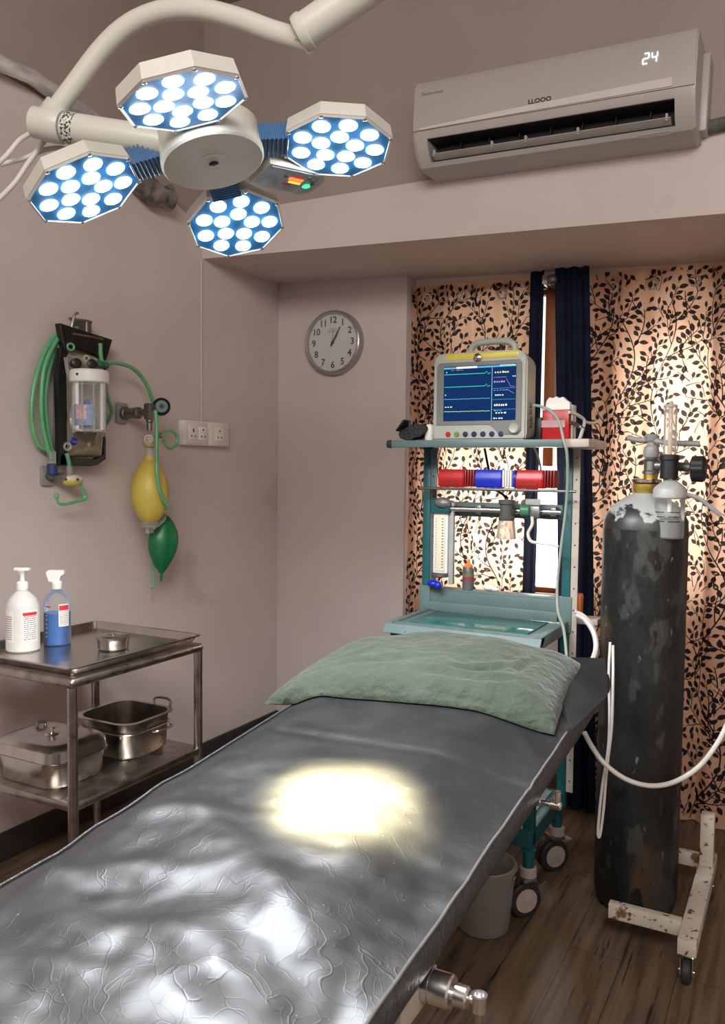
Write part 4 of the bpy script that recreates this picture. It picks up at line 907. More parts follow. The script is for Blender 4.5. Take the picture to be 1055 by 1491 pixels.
def steel_box(name, label, cx, cy, w, d, h, z, lid, rot=0):
    t = thing(name, (cx, cy, z), label, 'box', None); b = MB()
    X0, X1, Y0, Y1 = cx - w / 2, cx + w / 2, cy - d / 2, cy + d / 2; r = .055
    if lid:
        rrings(b, [(X0 + .012, X1 - .012, Y0 + .012, Y1 - .012, r, z), (X0 + .004, X1 - .004, Y0 + .004, Y1 - .004, r, z + .012), (X0, X1, Y0, Y1, r, z + h * .62), (X0 - .008, X1 + .008, Y0 - .008, Y1 + .008, r, z + h * .63), (X0 - .008, X1 + .008, Y0 - .008, Y1 + .008, r, z + h * .65)])
        b.build('box_body', M['steel'], t, angle=40)
        b = MB(); rrings(b, [(X0 - .006, X1 + .006, Y0 - .006, Y1 + .006, r, z + h * .655), (X0 - .003, X1 + .003, Y0 - .003, Y1 + .003, r, z + h * .9), (X0 + .012, X1 - .012, Y0 + .012, Y1 - .012, r * .9, z + h * .99), (X0 + .03, X1 - .03, Y0 + .03, Y1 - .03, r * .8, z + h)])
        ld = b.build('lid', M['steel'], t, angle=40)
        MB().lathe((cx, cy, z + h - .001), Z_, [(.024, 0), (.02, .005), (.007, .007), (.007, .016), (.013, .018), (.013, .024), (0, .025)], 24).build('lid_knob', M['steel'], ld)
        MB().tube([(cx - .09, cy + .02, z + h - .004), (cx - .09, cy + .025, z + h + .012), (cx - .085, cy + .045, z + h + .012), (cx - .085, cy + .05, z + h - .004)], .005, 8, 5).build('lid_catch', M['darkmetal'], ld)
    else:
        rrings(b, [(X0 + .014, X1 - .014, Y0 + .014, Y1 - .014, r, z), (X0 + .006, X1 - .006, Y0 + .006, Y1 - .006, r, z + .012), (X0, X1, Y0, Y1, r, z + h - .004), (X0 - .012, X1 + .012, Y0 - .012, Y1 + .012, r, z + h - .002), (X0 - .012, X1 + .012, Y0 - .012, Y1 + .012, r, z + h), (X0 + .002, X1 - .002, Y0 + .002, Y1 - .002, r, z + h), (X0 + .010, X1 - .010, Y0 + .010, Y1 - .010, r, z + .006)])
        b.build('box_body', M['steel'], t, angle=40)
        b = MB(); 
        ring = rr_(X0 - .003, X1 + .003, Y0 - .003, Y1 + .003, r, z + h * .70); b.tube(ring + ring[:1], .003, 8, 0); b.build('wire_band', M['steel'], t)
        MB().tube([(cx + .02, Y1 + .004, z + h - .01), (cx + .02, Y1 + .010, z + h + .022), (cx + .085, Y1 + .010, z + h + .022), (cx + .085, Y1 + .004, z + h - .01)], .0042, 8, 4).build('side_handle', M['steel'], t)
        MB().tube([(X1 + .002, cy + .0, z + h * .62), (X1 + .022, cy + .01, z + h * .64), (X1 + .022, cy + .075, z + h * .64), (X1 + .002, cy + .085, z + h * .62)], .0042, 8, 4).build('side_handle', M['steel'], t)
    return t
steel_box('steriliser_box', 'lidded stainless steel box on the lower trolley shelf', -2.02, 1.752, .275, .225, .125, .4705, True)
steel_box('steriliser_box', 'open stainless steel box on the lower trolley shelf, without a lid', -1.99, 2.035, .235, .225, .125, .4705, False)
sc = at_z(165, 944, ZB_); sc = V((-1.955, 1.945, ZB_))
rd = thing('steel_cup', sc, 'small round lidded steel dressing cup on the trolley tray', 'cup')
MB().lathe(sc, Z_, [(0, 0), (.042, 0), (.048, .005), (.050, .034), (.051, .036), (.051, .038), (0, .038)], 40, cap=False).build('cup_body', M['steel'], rd)
MB().lathe(sc + Z_ * .038, Z_, [(.053, -.003), (.053, .003), (.047, .007), (.02, .008), (.019, .006), (.008, .006), (.007, .013), (0, .013)], 40).build('lid', M['steel'], rd)

# bottles on the tray
def pump(bt, c, z, s=1.0, m='whiteplastic'):
    cp = MB().lathe((c.x, c.y, z), Z_, [(.0165 * s, 0), (.018 * s, .002), (.018 * s, .022), (.014 * s, .026), (.008, .028), (.0065, .04), (.008, .05), (.013, .058), (.016, .062)], 24).build('pump_cap', M[m], bt)
    b = MB().box((c.x - .0, c.y, z + .066), (.05, .020, .010), Matrix.Rotation(.4, 3, 'Z'), bev=.003); b.build('pump_spout', M[m], cp)
c = V((-2.185, 1.785, ZB_))
w_ = thing('pump_bottle', c, 'opaque white pump bottle with red-printed label on the steel tray', 'bottle')
M['hdpe'] = mat('opaque_white_bottle', (.56, .55, .51), .35, var=.02)
MB().lathe(c, Z_, [(0, 0), (.046, 0), (.0515, .005), (.0515, .135), (.049, .150), (.040, .168), (.027, .182), (.018, .19), (.0165, .198)], 40, cap=False).build('bottle_body', M['hdpe'], w_)
pump(w_, c, c.z + .194)
def lblpatch(bt, c, r, a0, a1, z0, z1, nm, m, par=None):
    b = MB(); b.grid(lambda u, v: V((c.x + r * math.cos(a0 + (a1 - a0) * u), c.y + r * math.sin(a0 + (a1 - a0) * u), c.z + z0 + (z1 - z0) * v)), 12, 1); return b.build(nm, m, par or bt)
M['paper'] = mat('label_paper', (.70, .69, .66), .6, var=.02)
vis = math.atan2(-c.y, -c.x)                             # towards the room side the label shows on
l1 = lblpatch(w_, c, .0519, vis - .05, vis + .95, .035, .135, 'label', M['paper'])
l2 = lblpatch(w_, c, .0519, vis - 1.35, vis - .55, .035, .135, 'label', M['paper'])
def lines(c, r, a0, a1, z0, z1, n, par, rm):
    rnd = random.Random(int(z0 * 1000) + n); b = MB()
    for k in range(n):
        z = z1 - (z1 - z0) * (k + .5) / n; a = a0 + .05; 
        while a < a1 - .06:
            l = rnd.uniform(.03, .16); e = min(a + l, a1 - .05); h = (z1 - z0) / n * .22
            b.mi = 0 if (k == 1 or k == n - 1) else 1
            b.grid(lambda u, v: V((c.x + r * math.cos(a + (e - a) * u), c.y + r * math.sin(a + (e - a) * u), c.z + z - h + 2 * h * v)), 2, 1); a = e + rnd.uniform(.02, .05)
    return b.build('label_print', [M['redink'], M['greyink']], par)
lines(c, .0522, vis + .0, vis + .9, .040, .118, 12, l1, 0); lines(c, .0522, vis - 1.3, vis - .6, .040, .118, 11, l2, 0)
lblpatch(w_, c, .0523, vis - .0, vis + .9, .118, .128, 'red_band', M['redink'], l1)
c = V((-2.165, 1.905, ZB_))
u_ = thing('pump_bottle', c, 'clear pump bottle half full of bright blue liquid on the steel tray', 'bottle')
MB().lathe(c, Z_, [(0, 0), (.039, 0), (.043, .004), (.043, .135), (.041, .150), (.034, .165), (.022, .176), (.016, .180), (.0155, .19)], 40, cap=False).build('bottle_body', glass('clear_bottle', (.85, .87, .88), .03), u_)
M['bluel'] = mat('blue_liquid', (.006, .165, .56), .25, var=.05, emit=None)
MB().lathe(c + Z_ * .002, Z_, [(0, 0), (.0385, 0), (.0418, .004), (.0418, .104), (0, .104)], 36, cap=False).build('blue_liquid', M['bluel'], u_)
vis = math.atan2(-c.y, -c.x)
l1 = lblpatch(u_, c, .0434, vis + .1, vis + .95, .065, .148 - .01, 'label', M['paper'])
lines(c, .0437, vis + .13, vis + .92, .068, .118, 9, l1, 0); lblpatch(u_, c, .0437, vis + .13, vis + .92, .118, .134, 'red_band', M['redink'], l1)
lblpatch(u_, c, .0434, vis - .95, vis - .5, .128, .133, 'red_mark', M['redink'])
b = MB()
for k in range(6): z = .03 + k * .014; b.grid(lambda u, v: V((c.x + .0436 * math.cos(vis - .95 + .14 * u), c.y + .0436 * math.sin(vis - .95 + .14 * u), c.z + z + .002 * v)), 2, 1)
b.build('scale_marks', M['paper'], u_)
cp = MB().lathe((c.x, c.y, c.z + .184), Z_, [(.0155, 0), (.0165, .002), (.0165, .022), (.012, .026)], 24).build('spray_cap', M['whiteplastic'], u_)
b = MB().prism([(-.02, .0), (.014, .0), (.018, .018), (.03, .026), (.03, .038), (-.022, .038), (-.03, .03)], (c.x, c.y - .009, c.z + .208), V((.85, .5, 0)), Z_, V((-.5, .85, 0)), .018); b.build('spray_head', M['whiteplastic'], cp)
# ------------------------------------------------------------------ teal equipment rack behind the bed head
LX, RX, PY = -1.252, -.722, 2.85
rk = thing('equipment_rack', (-.98, 2.7, 0), 'tall teal steel equipment rack on castors behind the bed head', 'rack')
def post(x, y, z0, z1, m='teal', w=.030): return MB().box2((x - w / 2, y - w / 2, z0), (x + w / 2, y + w / 2, z1), bev=.003)
post(LX, PY, .24, 1.505, 'teal').build('post', M['teal'], rk); post(RX, PY, .24, 1.505).build('post', M['teal'], rk)
M['palemetal'] = mat('pale_grey_enamel', (.34, .345, .325), .4, var=.1, scale=20)
def angle_strip(x, y, z0, z1, m):
    b = MB().box2((x, y - .002, z0), (x + .024, y + .002, z1), bev=.001); o = b.build('perforated_strip', M[m], rk)
    b = MB(); z = z0 + .04
    while z < z1 - .03: b.lathe((x + .012, y - .002, z), -Y_, [(.003, 0), (.003, .0006), (0, .0006)], 8, cap=False); z += .075
    b.build('strip_holes', M['ink'], o)
angle_strip(LX + .018, PY - .016, .98, 1.50, 'paleteal'); angle_strip(RX + .018, PY - .018, .30, 1.50, 'beige')
for x in (-1.215, -.738): post(x, 2.515, .27, .862, w=.034).build('front_leg', M['teal'], rk)
b = MB(); b.box2((-1.245, 2.495, .225), (-.722, 2.53, .285), bev=.003); b.box2((-.757, 2.51, .228), (-.722, 2.885, .282), bev=.003); b.box2((-1.245, 2.51, .228), (-1.21, 2.885, .282), bev=.003); b.box2((-1.24, 2.85, .228), (-.722, 2.885, .282), bev=.003)
b.build('base_frame', M['teal'], rk)
MB().box2((-1.21, 2.53, .27), (-.757, 2.85, .285)).build('lower_deck', M['paleteal'], rk)
# worktop with sloping rim, apron and recessed front
b = MB(); b.prism([(2.478, .868), (2.50, .895), (2.535, .899), (2.535, .888), (2.50, .862)], (-1.25, 0, 0), Y_, Z_, X_, .542)
b.box2((-1.235, 2.53, .884), (-.722, 2.84, .8925)); b.box2((-1.25, 2.50, .862), (-1.225, 2.86, .900), bev=.003); b.box2((-.733, 2.50, .862), (-.708, 2.90, .900), bev=.003)
b.build('worktop', M['paleteal'], rk, angle=30)
M['tealglass'] = mat('teal_glass_sheet', (.025, .12, .11), .12, var=.1)
MB().box2((-1.19, 2.56, .893), (-.77, 2.80, .897), bev=.001).build('glass_sheet', M['tealglass'], rk)
MB().box2((-1.215, 2.515, .815), (-.745, 2.53, .866)).build('apron', M['teal'], rk)
b = MB()
for k, x in enumerate((-1.17, -1.10, -.99, -.90, -.82)): b.lathe((x, 2.4835, .8765), V((0, -.8, .6)), [(.003, 0), (.003, .003), (0, .003)], 10, cap=False)
b.build('rivet', M['darkmetal'], rk)
# back boards
b = MB().box2((-1.235, 2.83, .915), (-.735, 2.845, .972), bev=.003); b.box2((-1.235, 2.83, .968), (-.735, 2.89, .978), bev=.003); b.build('back_board', M['paleteal'], rk)
b = MB().box2((-1.225, 2.815, .895), (-.745, 2.828, .93), bev=.002); b.build('back_board', M['paleteal'], rk)
for x in (LX, RX): MB().box2((x - .02, 2.825, .86), (x + .024, 2.835, .985), bev=.002).build('gusset', M['paleteal'], rk)
b = MB()
for x in (-1.20, -1.1, -.95, -.84, -.80): b.lathe((x, 2.8295, .925), -Y_, [(.0035, 0), (.0035, .002), (0, .002)], 10, cap=False)
b.build('rivet', M['darkmetal'], rk)
# shelves
b = MB().box2((-1.30, 2.64, 1.503), (-.69, 2.92, 1.517), bev=.003); b.box2((-1.305, 2.635, 1.497), (-.69, 2.65, 1.522), bev=.003); b.build('top_shelf', M['paleteal'], rk)
MB().box2((-.69, 2.634, 1.495), (-.607, 2.90, 1.523), bev=.006).build('shelf_extension', M['beige'], rk)
MB().lathe((-1.308, 2.642, 1.509), -X_, [(.013, -.004), (.015, 0), (.013, .012), (0, .014)], 16).build('end_knob', M['rubber'], rk)
MB().box2((-1.235, 2.74, 1.350), (-.735, 2.87, 1.355), bev=.001).cyl((-1.24, 2.745, 1.352), (-.672, 2.745, 1.352), .005).build('middle_shelf', M['darkmetal'], rk)
MB().box2((-1.235, 2.835, 1.250), (-.738, 2.86, 1.302), bev=.003).build('rail_board', M['paleteal'], rk)
MB().cyl((-1.165, 2.80, 1.278), (-.735, 2.80, 1.278), .0105).build('equipment_rail', M['chrome'], rk)
b = MB()
for x in (-1.15, -1.03, -.76): b.box2((x - .01, 2.79, 1.262), (x + .01, 2.838, 1.294), bev=.003)
b.build('rail_bracket', M['darkmetal'], rk)
for (x, y) in ((-.742, 2.525), (-1.22, 2.525), (-.742, 2.87), (-1.22, 2.87)):
    cs = MB().cyl((x, y, .155), (x, y, .228), .0185).lathe((x, y, .205), Z_, [(.02, 0), (.024, .003), (.024, .008), (.02, .01)], 20).build('caster_stem', M['teal'], rk)
    MB().lathe((x, y, .118), Z_, [(.024, 0), (.027, .003), (.027, .034), (.022, .038)], 24).build('caster_collar', M['beige'], cs)
    f = MB(); ax = V((.75, -.66, 0)).normalized(); fw = V((.66, .75, 0)); w0 = V((x, y, .056)) - fw * .018
    for s in (-1, 1): f.prism([(-.026, -.01), (.02, -.014), (.036, .062), (-.018, .066)], w0 + ax * (.0025 * s - .002), fw, Z_, ax, .004)
    f.box(w0 + fw * .010 + Z_ * .064, (.06, .05, .012), Matrix((ax, fw, Z_)).transposed(), bev=.003); f.box(w0 - fw * -.055 + Z_ * .045, (.05, .035, .006), Matrix((ax, fw, Z_)).transposed() @ Matrix.Rotation(.4, 3, 'X'), bev=.002)
    f.build('caster_fork', M['darkmetal'], cs)
    for s in (-1, 1):
        w = MB().lathe(w0 + ax * (.014 * s) - ax * .010, ax, [(.040, 0), (.052, .001), (.056, .005), (.056, .015), (.052, .019), (.040, .02)], 36).build('wheel', M['rubber'], cs)
        MB().lathe(w0 + ax * (.014 * s) - ax * .012, ax, [(.0, 0), (.011, 0), (.013, .001), (.038, .0012), (.038, .0228), (.013, .023), (.011, .024), (0, .024)], 32, cap=False).build('wheel_hub', M['beige'], cs)

# patient monitor on the top shelf
mo = thing('patient_monitor', (-.99, 2.72, 1.518), 'pale grey patient monitor with blue trace screen on the top rack shelf', 'monitor')
M['monbody'] = mat('pale_green_grey_plastic', (.36, .37, .325), .4, var=.03); M['monbezel'] = mat('mid_grey_bezel', (.16, .165, .155), .45, var=.03)
mx0, mx1, mz0, mz1, my = -1.160, -.822, 1.522, 1.822, 2.668
b = MB().prism([(mx0, mz0 + .012), (mx0 + .006, mz0), (mx1 - .006, mz0), (mx1, mz0 + .012), (mx1 - .001, mz1 - .03), (mx1 - .022, mz1 - .004), (mx1 - .04, mz1), (mx0 + .03, mz1), (mx0 + .008, mz1 - .008), (mx0 + .002, mz1 - .03)], (0, my, 0), X_, Z_, Y_, .135, .94)
bmesh.ops.bevel(b.bm, geom=b.bm.edges[:], offset=.006, segments=2, affect='EDGES')
b.build('housing', M['monbody'], mo, angle=40)
MB().prism([(mx0 + .016, mz0 + .052), (mx0 + .21, mz0 + .052), (mx0 + .225, mz0 + .040), (mx0 + .245, mz0 + .018), (mx1 - .03, mz0 + .018), (mx1 - .018, mz0 + .030), (mx1 - .018, mz1 - .045), (mx1 - .026, mz1 - .034), (mx0 + .026, mz1 - .034), (mx0 + .016, mz1 - .045)], (0, my + .001, 0), X_, Z_, -Y_, .004).build('bezel', M['monbezel'], mo)
def mon(name, xa, xb, za, zb, dy, m, par, th=.0006): return MB().box2((xa, my - dy - th, za), (xb, my - dy, zb)).build(name, m, par)
sx0, sx1, sz0, sz1 = mx0 + .043, mx1 - .037, mz0 + .066, mz1 - .048
M['screen'] = emis('screen_navy', (.012, .05, .19), .62)
sc_ = mon('screen', sx0, sx1, sz0, sz1, .0032, M['screen'], mo, .002); sw, sh = sx1 - sx0, sz1 - sz0
E = {k: emis('screen_' + k, c, s) for k, c, s in (('green', (.08, .85, .40), .9), ('cyan', (.15, .55, .80), .8), ('white', (.85, .9, .8), 1.2), ('pale', (.45, .75, .95), .9), ('violet', (.6, .35, .75), .8), ('yellow', (.8, .8, .3), 1.0), ('orange', (.8, .4, .1), .7), ('olive', (.5, .8, .4), .9))}
def sp(name, u0, u1, v0, v1, k): return mon(name, sx0 + sw * u0, sx0 + sw * u1, sz0 + sh * v0, sz0 + sh * v1, .0053, E[k], sc_)
for v, k in ((.855, 'green'), (.625, 'green'), (.40, 'cyan'), (.172, 'olive')):
    b = MB(); z = sz0 + sh * v; xa, xb = sx0 + sw * .01, sx0 + sw * .655; n = 60; 
    zs = [z + (sh * .035 * math.exp(-((i - 55) / 1.0) ** 2) - sh * .02 * math.exp(-((i - 57) / .8) ** 2) if k == 'green' else sh * .006 * math.sin(i * .9) * (i % 17 < 4)) for i in range(n + 1)]
    for i in range(n):
        x_a, x_b = xa + (xb - xa) * i / n, xa + (xb - xa) * (i + 1) / n
        b.poly([(x_a, my - .0058, zs[i] - .0009), (x_b, my - .0058, zs[i + 1] - .0009), (x_b, my - .0058, zs[i + 1] + .0009), (x_a, my - .0058, zs[i] + .0009)])
    b.build('waveform', E[k], sc_)
sp('header_bar', .0, 1, .955, .985, 'cyan'); sp('header_field', .18, .47, .955, .99, 'white'); sp('header_field', .78, .99, .965, .99, 'white'); sp('divider', .675, .680, .0, .95, 'pale')
for v in (.57, .37, .19): sp('divider', .68, 1, v, v + .005, 'cyan')
rnd = random.Random(4)
def glyphs(name, u0, u1, v, h, k, n):
    b = MB(); w = (u1 - u0) / n
    for i in range(n):
        a = u0 + w * i + w * .12; e = a + w * rnd.uniform(.45, .8); hh = h * rnd.uniform(.7, 1)
        b.box2((sx0 + sw * a, my - .0059, sz0 + sh * v), (sx0 + sw * e, my - .0053, sz0 + sh * (v + hh)))
    b.build(name, E[k], sc_)
glyphs('readout', .71, .91, .845, .035, 'yellow', 6); glyphs('readout', .70, .87, .765, .012, 'violet', 7); glyphs('readout', .70, .86, .675, .035, 'violet', 5); glyphs('readout', .95, 1.0, .77, .02, 'pale', 2)
glyphs('readout', .72, .84, .44, .025, 'white', 4); glyphs('readout', .70, .9, .535, .008, 'pale', 5); glyphs('readout', .71, .89, .255, .04, 'white', 6); glyphs('readout', .73, .88, .12, .025, 'white', 4); glyphs('readout', .70, .84, .025, .02, 'white', 4); glyphs('readout', .71, .82, .165, .012, 'pale', 3)
glyphs('readout', .02, .04, .47, .02, 'white', 1); glyphs('readout', .02, .13, .25, .02, 'white', 3); glyphs('readout', .10, .30, .925, .01, 'orange', 3); glyphs('readout', .03, .06, .885, .03, 'pale', 1)
b = MB()
for a, c in (((.87, .74), (.93, .60)), ((.93, .60), (.99, .60)), ((.88, .55), (.98, .47))):
    p, q = V((sx0 + sw * a[0], my - .0056, sz0 + sh * a[1])), V((sx0 + sw * c[0], my - .0056, sz0 + sh * c[1])); b.cyl(p, q, .0006, n=6)
b.build('trend_line', E['violet'], sc_)
MB().lathe((mx1 - .040, my - .003, mz0 + .038), -Y_, [(.020, 0), (.0195, .006), (.015, .012), (.013, .011), (0, .011)], 32, cap=False).build('rotary_knob', M['monbody'], mo)
for k, m_ in enumerate(('red', 'tubegreen', 'navyb', 'navyb', 'navyb', 'navyb', 'navyb')):
    if m_ not in M: M[m_] = mat('button_' + ('green' if m_ == 'tubegreen' else 'navy'), (.13, .25, .04) if m_ == 'tubegreen' else (.008, .015, .06), .3)
    bt = MB().lathe((mx0 + .060 + k * .0318, my - .0005, mz0 + .020), -Y_, [(.0095, 0), (.0095, .002), (.0085, .003), (0, .0032)], 20, cap=False).build('button', M[m_], mo)
M['alarm'] = mat('yellow_alarm_lens', (.60, .50, .08), .3, var=.1)
MB().box2((mx0 + .045, my - .002, mz1 - .026), (mx1 - .03, my + .03, mz1 - .004), bev=.004).build('alarm_strip', M['alarm'], mo)
MB().lathe((mx0 + .165, my - .003, mz1 - .021), -Y_, [(.014, 0), (.014, .004), (.010, .007), (0, .009)], 24, cap=False).build('round_emblem', M['steel'], mo)
MB().tube([(mx0 + .115, my + .06, mz1 - .008), (mx0 + .118, my + .06, mz1 + .02), (mx0 + .14, my + .06, mz1 + .036), (mx0 + .20, my + .06, mz1 + .040), (mx0 + .25, my + .06, mz1 + .036), (mx0 + .272, my + .06, mz1 + .02), (mx0 + .275, my + .06, mz1 - .008)], .0115, 14, 8).build('carry_handle', M['monbody'], mo)
b = MB()
for k in range(4): b.lathe((mx1 - .006, my + .05, mz0 + .05 + .022 * k), X_, [(.008, 0), (.008, .008), (.005, .009)], 14)
b.build('side_sockets', M['darkmetal'], mo)

# things beside the monitor
cf = thing('pressure_cuff', (-1.25, 2.70, 1.518), 'folded black blood pressure cuff left of the monitor', 'cuff')
b = MB()
def cuff(u, v):
    a = 2 * PI * u; r = .033 * (1 + .35 * abs(math.cos(a)) ** 3 + .15 * noise.noise(V((math.cos(a) * 2, math.sin(a) * 2, v * 3))))
    return V((-1.238 + math.cos(a) * r * 1.2 - .01 * v, 2.67 + .08 * v, 1.553 + math.sin(a) * r * .95 + .012 * math.cos(a + .6)))
g = b.grid(cuff, 28, 6, closed_u=True); b.bm.faces.new(list(reversed(g[0]))); b.bm.faces.new(g[-1]); b.build('folded_cuff', mat('black_nylon', (.011, .011, .013), .6, var=.3, bump=.4, bscale=90), cf)
MB().box((-1.272, 2.672, 1.575), (.05, .07, .006), Matrix.Rotation(-.9, 3, 'Y'), bev=.002).build('cuff_flap', M['black'], cf)
tag(MB().lathe((-1.188, 2.71, 1.518), Z_, [(.016, 0), (.018, .003), (.018, .05), (.012, .062), (0, .064)], 20, cap=False).build('white_tub', M['whiteplastic'], None), 'small white tub between the black cuff and the monitor', 'tub')
rb_ = at_y(812, 640, 2.76)
bx = thing('sharps_box', (rb_.x, 2.76, 1.518), 'red sharps box with white lid right of the monitor', 'box')
MB().box2((rb_.x - .048, 2.73, 1.519), (rb_.x + .043, 2.80, 1.625), bev=.005).build('box_body', M['red'], bx)
MB().box2((rb_.x - .049, 2.729, 1.565), (rb_.x + .03, 2.731, 1.588)).build('box_label', mat('pale_pink_label', (.52, .30, .33), .5), bx)
b = MB().box2((rb_.x - .05, 2.728, 1.622), (rb_.x + .045, 2.802, 1.632), bev=.002)
b.prism([(-.04, 0), (.043, 0), (.04, .018), (.028, .026), (.018, .036), (.006, .032), (-.004, .038), (-.016, .032), (-.026, .036), (-.036, .024)], (rb_.x, 2.74, 1.63), X_, Z_, Y_, .03); b.build('box_lid', M['whiteplastic'], bx)
MB().box2((rb_.x + .045, 2.745, 1.519), (rb_.x + .052, 2.79, 1.64), bev=.002).build('side_handle', M['clearp'], bx)
tag(MB().box2((-.812, 2.74, 1.519), (rb_.x - .052, 2.84, 1.60), bev=.004).build('black_case', M['black'], None), 'low black case between the monitor and the red sharps box', 'case')
# light bar
lb0, lb1, ly, lz = -1.172, -.748, 2.785, 1.392
bar = thing('warning_light_bar', (-.96, ly, 1.355), 'red, blue and red warning light bar on the middle rack shelf', 'light bar')
def lens(name, a, c, m_, r=.034):
    b = MB(); prof = [(-.030, -.034), (.030, -.034), (.034, -.02), (.033, .01), (.024, .030), (-.024, .030), (-.033, .01), (-.034, -.02)]
    b.prism(prof, (a, ly, lz), Y_, Z_, X_, c - a); bmesh.ops.bevel(b.bm, geom=b.bm.edges[:], offset=.004, segments=2, affect='EDGES'); return b.build(name, m_, bar, angle=40)
M['darkred'] = mat('dark_red_ribbed', (.22, .012, .012), .35, var=.2)
lens('red_lens', lb0, lb0 + .098, M['red'])
b = MB(); 
for k in range(4): b.box((lb0 + .104 + k * .010, ly, lz - .001), (.007, .062, .062), bev=.003)
b.build('ribbed_end', M['darkred'], bar)
lens('blue_lens', lb0 + .140, lb0 + .240, M['blue'])
b = MB()
for k in range(4): b.box((lb0 + .245 + k * .009, ly, lz - .001), (.0062, .066, .060), bev=.002)
b.build('ribbed_divider', M['whiteplastic'], bar)
lens('blue_lens', lb0 + .279, lb0 + .288, M['blue'])
lens('red_lens', lb0 + .290, lb0 + .385, M['red'])
b = MB()
for k in range(4): b.box((lb0 + .391 + k * .010, ly, lz - .001), (.007, .062, .062), bev=.003)
b.build('ribbed_end', M['darkred'], bar)
for a in (.015, .30): MB().box2((lb0 + a, ly - .0355, lz - .024), (lb0 + a + .066, ly - .034, lz - .010)).build('lens_label', M['darkred'], bar)
for a in (.2245,): MB().lathe((lb0 + a, ly - .034, lz - .018), -Y_, [(.004, 0), (.004, .002), (0, .002)], 12, cap=False).build('screw', M['ink'], bar)
tag(MB().tube([(-1.05, 2.90, 1.50), (-1.045, 2.91, 1.46), (-1.03, 2.90, 1.41), (-1.02, 2.89, 1.36), (-.99, 2.90, 1.34), (-.955, 2.895, 1.318)], .005, 8, 8).build('power_cord', M['black'], None), 'black cord hanging behind the light bar', 'cord')
# manometer column
mn = thing('flow_column', (-1.175, 2.80, 1.0), 'white upright gauge column at the left end of the rack rail', 'gauge')
MB().box2((-1.205, 2.795, 1.035), (-1.148, 2.828, 1.262), bev=.003).build('column_case', M['whiteplastic'], mn)
M['gauge'] = mat('ivory_scale', (.70, .66, .52), .4, var=.02)
cpn = MB().box2((-1.197, 2.791, 1.048), (-1.158, 2.796, 1.255), bev=.001).build('scale_panel', M['gauge'], mn)
b = MB()
for k in range(18): b.box2((-1.1695, 2.7902, 1.06 + k * .0105), (-1.163, 2.7912, 1.063 + k * .0105)); b.box2((-1.193, 2.7902, 1.06 + k * .0105), (-1.191, 2.7912, 1.063 + k * .0105))
b.build('scale_marks', M['ink'], cpn)
MB().box2((-1.213, 2.78, 1.26), (-1.138, 2.835, 1.308), bev=.005).build('column_head', M['teal'], mn)
MB().ball((-1.165, 2.782, 1.30), .028, 16, 10, (1.2, .8, .7)).build('head_cover', mat('crumpled_grey_film', (.16, .17, .17), .25, .3, var=.4, bump=.6, bscale=50), mn)
MB().lathe((-1.178, 2.805, 1.025), Z_, [(.03, 0), (.034, .003), (.034, .013), (.03, .016)], 24).build('column_base', M['darkmetal'], mn)
MB().box2((-1.146, 2.80, 1.0), (-1.128, 2.82, 1.30), bev=.002).build('side_channel', M['palemetal'], mn)
tag(MB().ball((-1.205, 2.80, .998), .020, 14, 10, (1.2, .9, .7)).ball((-1.18, 2.79, .995), .014, 12, 8).build('blue_clip', M['blue'], None), 'small blue clip below the white gauge column', 'clip')
# vacuum jar on the rail
vj = thing('vacuum_jar', (-.917, 2.775, 1.18), 'grey-capped clear vacuum jar hanging from the middle of the rack rail', 'jar')
MB().lathe((-.917, 2.768, 1.245), Z_, [(.0, 0), (.026, 0), (.028, .004), (.028, .012), (.024, .016), (.024, .055), (.029, .058), (.029, .072), (0, .074)], 30, cap=False).build('jar_cap', mat('dark_grey_plastic', (.075, .075, .07), .4), vj)
M['frost'] = glass('frosted_cup', (.75, .66, .55), .42, .3)
MB().lathe((-.917, 2.768, 1.181), Z_, [(0, 0), (.033, 0), (.0345, .004), (.028, .064)], 30, cap=False).build('jar_cup', M['frost'], vj)
MB().box2((-.93, 2.775, 1.262), (-.904, 2.815, 1.292), bev=.003).build('rail_clip', M['darkmetal'], vj)
gv = thing('green_valve', (-.83, 2.79, 1.27), 'small green-knobbed valve on the right of the rack rail', 'valve')
MB().lathe((-.868, 2.775, 1.282), X_, [(.017, 0), (.021, .004), (.021, .03), (.016, .034)], 12).build('valve_knob', mat('green_enamel', (.045, .17, .10), .4, var=.2), gv)
MB().box2((-.835, 2.765, 1.255), (-.80, 2.79, 1.298), bev=.004).build('valve_body', M['darkmetal'], gv)
MB().box2((-.858, 2.79, 1.30), (-.805, 2.80, 1.322), bev=.002).build('valve_plate', M['palemetal'], gv)
MB().tube([(-.825, 2.765, 1.26), (-.82, 2.75, 1.235), (-.832, 2.745, 1.205), (-.82, 2.74, 1.18), (-.79, 2.735, 1.175), (-.75, 2.735, 1.172), (-.725, 2.74, 1.165)], .0055, 8, 8).build('outlet_hose', M['cable'], gv)
